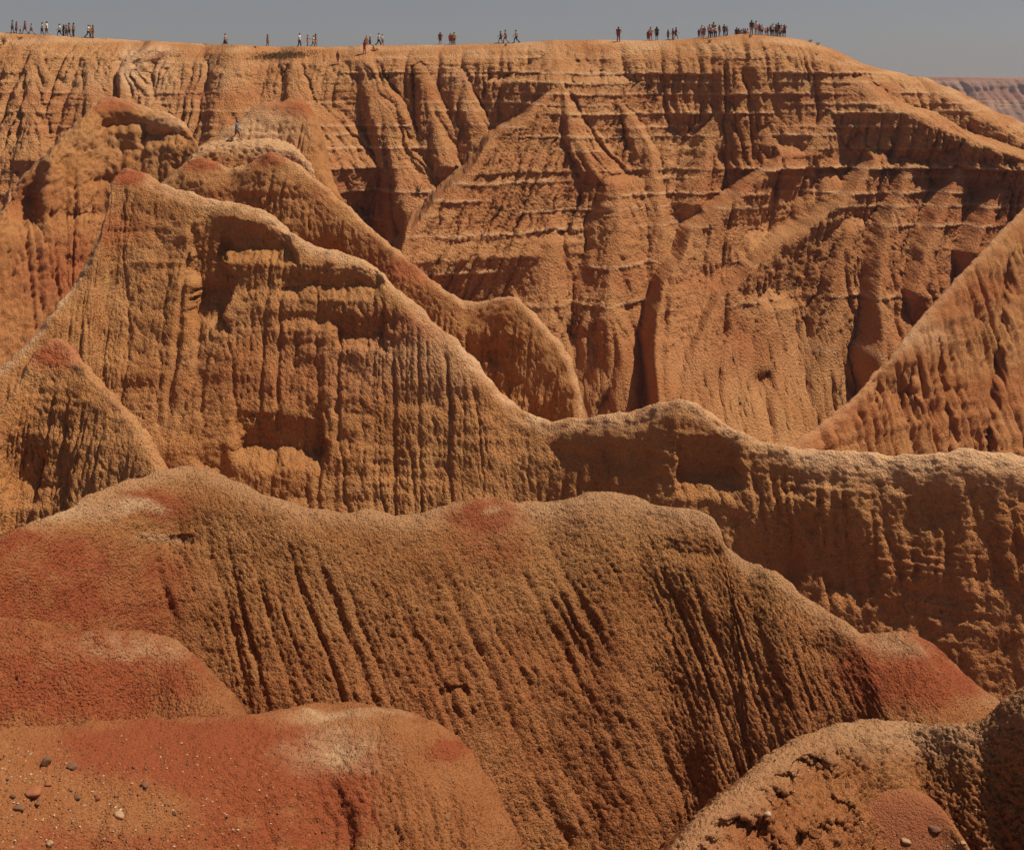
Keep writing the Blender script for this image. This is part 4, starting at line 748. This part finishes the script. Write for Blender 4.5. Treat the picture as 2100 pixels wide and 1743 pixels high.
# ------------------------------------------------------------------ stones, pebbles and scrub
B_FORE = make_bvh(['foreground_hummock', 'red_bench', 'corner_hummock', 'red_dome'], None, 1)
def stone_mat(name, a, b):
    m = bpy.data.materials.new(name); m.use_nodes = True; t = m.node_tree; bs = t.nodes['Principled BSDF']; bs.inputs['Roughness'].default_value = .9; bs.inputs['Specular IOR Level'].default_value = .2
    tc = t.nodes.new('ShaderNodeTexCoord'); n = t.nodes.new('ShaderNodeTexNoise'); n.inputs['Scale'].default_value = 25; n.inputs['Detail'].default_value = 6; t.links.new(tc.outputs['Object'], n.inputs['Vector'])
    x = t.nodes.new('ShaderNodeMix'); x.data_type = 'RGBA'; x.inputs['A'].default_value = (*a, 1); x.inputs['B'].default_value = (*b, 1); t.links.new(n.outputs['Fac'], x.inputs['Factor']); t.links.new(x.outputs['Result'], bs.inputs['Base Color'])
    bp = t.nodes.new('ShaderNodeBump'); bp.inputs['Distance'].default_value = .012; bp.inputs['Strength'].default_value = 1; t.links.new(n.outputs['Fac'], bp.inputs['Height']); t.links.new(bp.outputs[0], bs.inputs['Normal'])
    return m
S_DARK = stone_mat('stone_dark', (.13, .06, .035), (.24, .115, .06)); S_TAN = stone_mat('stone_tan', (.36, .20, .10), (.46, .29, .16)); S_PALE = stone_mat('stone_pale', (.50, .33, .20), (.60, .44, .30)); S_RED = stone_mat('stone_red', (.28, .09, .04), (.36, .13, .06))
def ico(sub):
    bm = bmesh.new(); bmesh.ops.create_icosphere(bm, subdivisions=sub, radius=1); bm.verts.ensure_lookup_table()
    v = np.array([p.co[:] for p in bm.verts]); f = [[q.index for q in p.verts] for p in bm.faces]; bm.free(); return v, f
IV, IF = ico(3); IV1, IF1 = ico(1)
def stone(xs, ys, w, h, mat, label, seed):
    hit = along(B_FORE, xs, ys)
    if hit is None: return
    k = hit[1] / 4877.0; rw = w * k / 2; rh = h * k / 2
    r = np.random.RandomState(seed); v = IV.copy()
    for q in range(9):                                   # split faces
        n = r.normal(size=3); n /= np.linalg.norm(n); c = .62 + .25 * r.rand(); dd = v @ n; v = v - np.maximum(dd - c, 0)[:, None] * n * .9
    v = v * (1 + .12 * fbm(N2, v + seed, .7, 3))[:, None]
    v = v * np.array([rw, rw * (.7 + .3 * r.rand()), rh * 1.15])
    me = bpy.data.meshes.new('stone'); me.from_pydata(v.tolist(), [], IF); me.materials.append(mat)
    me.polygons.foreach_set('use_smooth', np.ones(len(me.polygons), bool))
    o = bpy.data.objects.new('stone', me); C.objects.link(o); o.location = (hit[0], hit[1], hit[2] + rh * .2); o.rotation_euler = (r.uniform(-.15, .15), r.uniform(-.15, .15), r.uniform(-.6, .6))
    o['label'] = label; o['category'] = 'stone'; o['group'] = 'stones lying on the foreground clay'
STONES = [(180, 3010, 46, 40, S_DARK, 'largest dark stone, round, lying alone on the pebbly foreground at left'), (277, 3118, 22, 16, S_DARK, 'small dark stone, upper left of a close pair on the foreground clay'), (303, 3146, 34, 20, S_DARK, 'wedge-shaped dark stone, lower right of a close pair on the foreground clay'),
 (383, 3150, 26, 30, S_RED, 'upright reddish stone right of the close pair of dark stones'), (132, 3128, 76, 30, S_RED, 'wide flat reddish slab below the largest dark stone'), (50, 3143, 26, 22, S_DARK, 'roundish stone near the left edge, left of the flat slab'), (571, 3098, 34, 16, S_DARK, 'flat dark stone between the slab and the cracked red clay'),
 (468, 3222, 44, 34, S_TAN, 'tan angular stone with a dark underside low in the foreground'), (73, 3190, 56, 20, S_DARK, 'long thin dark stone at the left edge below the slab'), (190, 3094, 30, 14, S_RED, 'thin reddish chip just above the flat slab'), (283, 3024, 44, 18, S_DARK, 'long dark chip right of the largest stone'),
 (527, 3030, 17, 14, S_DARK, 'tiny dark stone right of the long dark chip, near red clay'), (742, 3018, 18, 15, S_DARK, 'tiny dark stone embedded in the cracked red clay'), (688, 3210, 20, 14, S_DARK, 'little dark stone at the lower edge of the cracked clay'), (148, 3172, 22, 14, S_DARK, 'small dark stone just below the flat slab'),
 (196, 3330, 36, 22, S_TAN, 'tan stone cut by the bottom edge of the picture'), (3028, 3214, 30, 20, S_PALE, 'small pale stone on the dark crumbly slope at bottom right'), (3690, 3268, 60, 16, S_DARK, 'dark flat slab lying on the red dome at bottom right'), (3575, 3318, 48, 14, S_TAN, 'second flat slab below the red dome, at the bottom edge'), (3800, 3325, 28, 12, S_TAN, 'small tan slab at the bottom edge, right of the two flat slabs')]
for i, a in enumerate(STONES): stone(*a, 100 + i)
def pebbles():
    r = np.random.RandomState(7); V = []; Fc = []; n = 0; m = np.array(IF1); mi = []
    for i in range(2600):
        if i < 2000: xs = r.beta(1, 1.6) * 1300; ys = 2900 + (1 - r.beta(1, 1.3)) * 460
        else: xs = 2700 + r.rand() * 1340; ys = 2850 + r.rand() * 510
        hit = along(B_FORE, xs, ys)
        if hit is None: continue
        R = (.004 + .011 * r.rand() ** 3) * (1.3 if r.rand() < .1 else 1)
        v = IV1 * (1 + .3 * (r.rand(len(IV1), 1) - .5)) * np.array([R * (.8 + .6 * r.rand()), R * (.8 + .6 * r.rand()), R * (.5 + .4 * r.rand())])
        a = r.rand() * 6.28; c_, s_ = math.cos(a), math.sin(a); v = v @ np.array([[c_, s_, 0], [-s_, c_, 0], [0, 0, 1]])
        V.append(v + np.array([hit[0], hit[1], hit[2] + R * .15])); Fc.append(m + n); n += len(v); mi += [r.choice(4, p=[.45, .25, .1, .2])] * len(m)
    me = bpy.data.meshes.new('pebbles'); me.from_pydata(np.concatenate(V).tolist(), [], np.concatenate(Fc).tolist())
    for x in (S_DARK, S_TAN, S_PALE, S_RED): me.materials.append(x)
    me.polygons.foreach_set('material_index', np.array(mi, np.int32))
    o = bpy.data.objects.new('pebbles', me); C.objects.link(o); o['kind'] = 'stuff'; o['label'] = 'small pebbles and clay crumbs strewn over the foreground'; o['category'] = 'pebbles'
pebbles()
LEAF = plain('scrub_leaf', (.075, .07, .028)); LEAF2 = plain('scrub_dry', (.21, .13, .055)); STEM = plain('scrub_stem', (.10, .06, .035)); LEAF3 = plain('plant_leaf', (.03, .05, .02))
def shrub(p, rad, hgt, mat, label, seed, n=260, name='shrub', cat='shrub'):
    r = np.random.RandomState(seed); root = bpy.data.objects.new(name, None); C.objects.link(root); root.location = p; root.empty_display_size = .2
    root['label'] = label; root['category'] = cat; root['group'] = 'scrub on the clay slopes'
    caps = []
    tips = []
    for i in range(9):
        a = r.rand() * 6.28; q = r.rand() ** .5 * rad * .8; t = (q * math.cos(a), q * math.sin(a), hgt * (.5 + .45 * r.rand())); caps.append(((0, 0, -.05), .018 * hgt + .004, t, .006 * hgt + .002)); tips.append(t)
    v, f = cap_mesh(caps, 5, 2); me = bpy.data.meshes.new('stem'); me.from_pydata(v, [], f); me.materials.append(STEM); o = bpy.data.objects.new('stem', me); C.objects.link(o); o.parent = root
    V = []; Fc = []
    for i in range(n):
        t = np.array(tips[r.randint(9)]); c = t * (.35 + .7 * r.rand()) + r.normal(size=3) * np.array([.16 * rad, .16 * rad, .08 * hgt]); c[2] = max(c[2], .01)
        d = r.normal(size=3); d[2] += .8; d /= np.linalg.norm(d); e = np.cross(d, r.normal(size=3)); e /= np.linalg.norm(e); L_2 = rad * (.10 + .10 * r.rand())
        k = len(V); V += [c - e * L_2 * .3, c + d * L_2 * .5, c + e * L_2 * .3, c + d * L_2 * 1.3]; Fc.append((k, k + 2, k + 1)); Fc.append((k + 1, k + 2, k + 3))
    me = bpy.data.meshes.new('foliage'); me.from_pydata([tuple(x) for x in V], [], Fc); me.materials.append(mat); o = bpy.data.objects.new('foliage', me); C.objects.link(o); o.parent = root
B_WALL = make_bvh(['rim_wall'], lambda v: (v[:, 2] > -24) & (v[:, 0] > -16) & (v[:, 0] < -6))
for i, (xs, ys, w, h, mat, label) in enumerate([(1652, 772, 40, 52, LEAF, 'dark round bush clinging to the smooth face of the rim wall'), (3196, 168, 22, 12, LEAF, 'left of two small bushes on the sloping skyline right of the crowd'), (3226, 181, 20, 14, LEAF, 'right of two small bushes on the sloping skyline right of the crowd'),
        (1996, 183, 22, 12, LEAF2, 'dry tuft on the rim edge below the line of three walkers'), (1008, 190, 20, 8, LEAF2, 'low dry tuft on the rim left of the lone walker in brown'), (78, 158, 30, 16, LEAF2, 'dry tuft on the slope below the leftmost rim walkers'), (14, 176, 44, 34, LEAF2, 'clump of dry brush at the left edge just below the rim'),
        (2800, 170, 26, 16, LEAF, 'small dark bush on the hillside below the hillside group'), (2958, 150, 24, 12, LEAF2, 'low tuft on the hill just below the tallest figure')]):
    bv = B_WALL if ys > 300 else B_RIM
    hit = along(bv, xs, ys)
    if hit is None:
        for dy in range(1, 14):
            hit = along(bv, xs, ys + dy)
            if hit is not None: break
    if hit is None: continue
    k = hit[1] / 4877.0; shrub(hit, w * k / 2, max(h * k, .2), mat, label, 60 + i)
hit = along(B_FORE, 68, 2680)
if hit is not None: shrub(hit, .05, .08, LEAF3, 'tiny dark green plant on the red bench at the left edge', 90, 60, 'plant', 'plant')
def brush():
    r = np.random.RandomState(17); V = []; Fc = []
    for i in range(900):
        xs = 1120 + r.normal() * 60; ys = 222 + r.normal() * 8 - (xs - 1120) * .06
        hit = along(B_RIM, xs, ys)
        if hit is None: continue
        for b in range(5):
            a = r.rand() * 6.28; l = .12 + .2 * r.rand(); q = len(V); w = .02
            V += [(hit[0] + w * math.cos(a), hit[1] + w * math.sin(a), hit[2] - .03), (hit[0] - w * math.cos(a), hit[1] - w * math.sin(a), hit[2] - .03), (hit[0] + r.normal() * .1, hit[1] + r.normal() * .1, hit[2] + l)]; Fc.append((q, q + 1, q + 2))
    me = bpy.data.meshes.new('dry_grass'); me.from_pydata(V, [], Fc); me.materials.append(LEAF2); o = bpy.data.objects.new('dry_grass', me); C.objects.link(o); o['kind'] = 'stuff'; o['label'] = 'patch of dry olive grass on the slope just below the rim'; o['category'] = 'grass'
brush()

# ------------------------------------------------------------------ dry summer haze over the whole place
def haze():
    bm = bmesh.new(); bmesh.ops.create_cube(bm, size=1.0)
    for v in bm.verts: v.co = Vector((v.co.x * 90000, v.co.y * 90000, -49 + (v.co.z + .5) * (49 + 16)))
    me = bpy.data.meshes.new('haze'); bm.to_mesh(me); bm.free()
    m = bpy.data.materials.new('haze_air'); m.use_nodes = True; t = m.node_tree; t.nodes.clear()
    out = t.nodes.new('ShaderNodeOutputMaterial'); pv = t.nodes.new('ShaderNodeVolumePrincipled'); pv.inputs['Color'].default_value = (.72, .76, .86, 1); pv.inputs['Density'].default_value = 0.00016; pv.inputs['Anisotropy'].default_value = 0.2
    t.links.new(pv.outputs[0], out.inputs['Volume']); me.materials.append(m)
    o = bpy.data.objects.new('haze', me); C.objects.link(o); o['kind'] = 'stuff'; o['label'] = 'thin dry haze in the air of the valley'
haze()
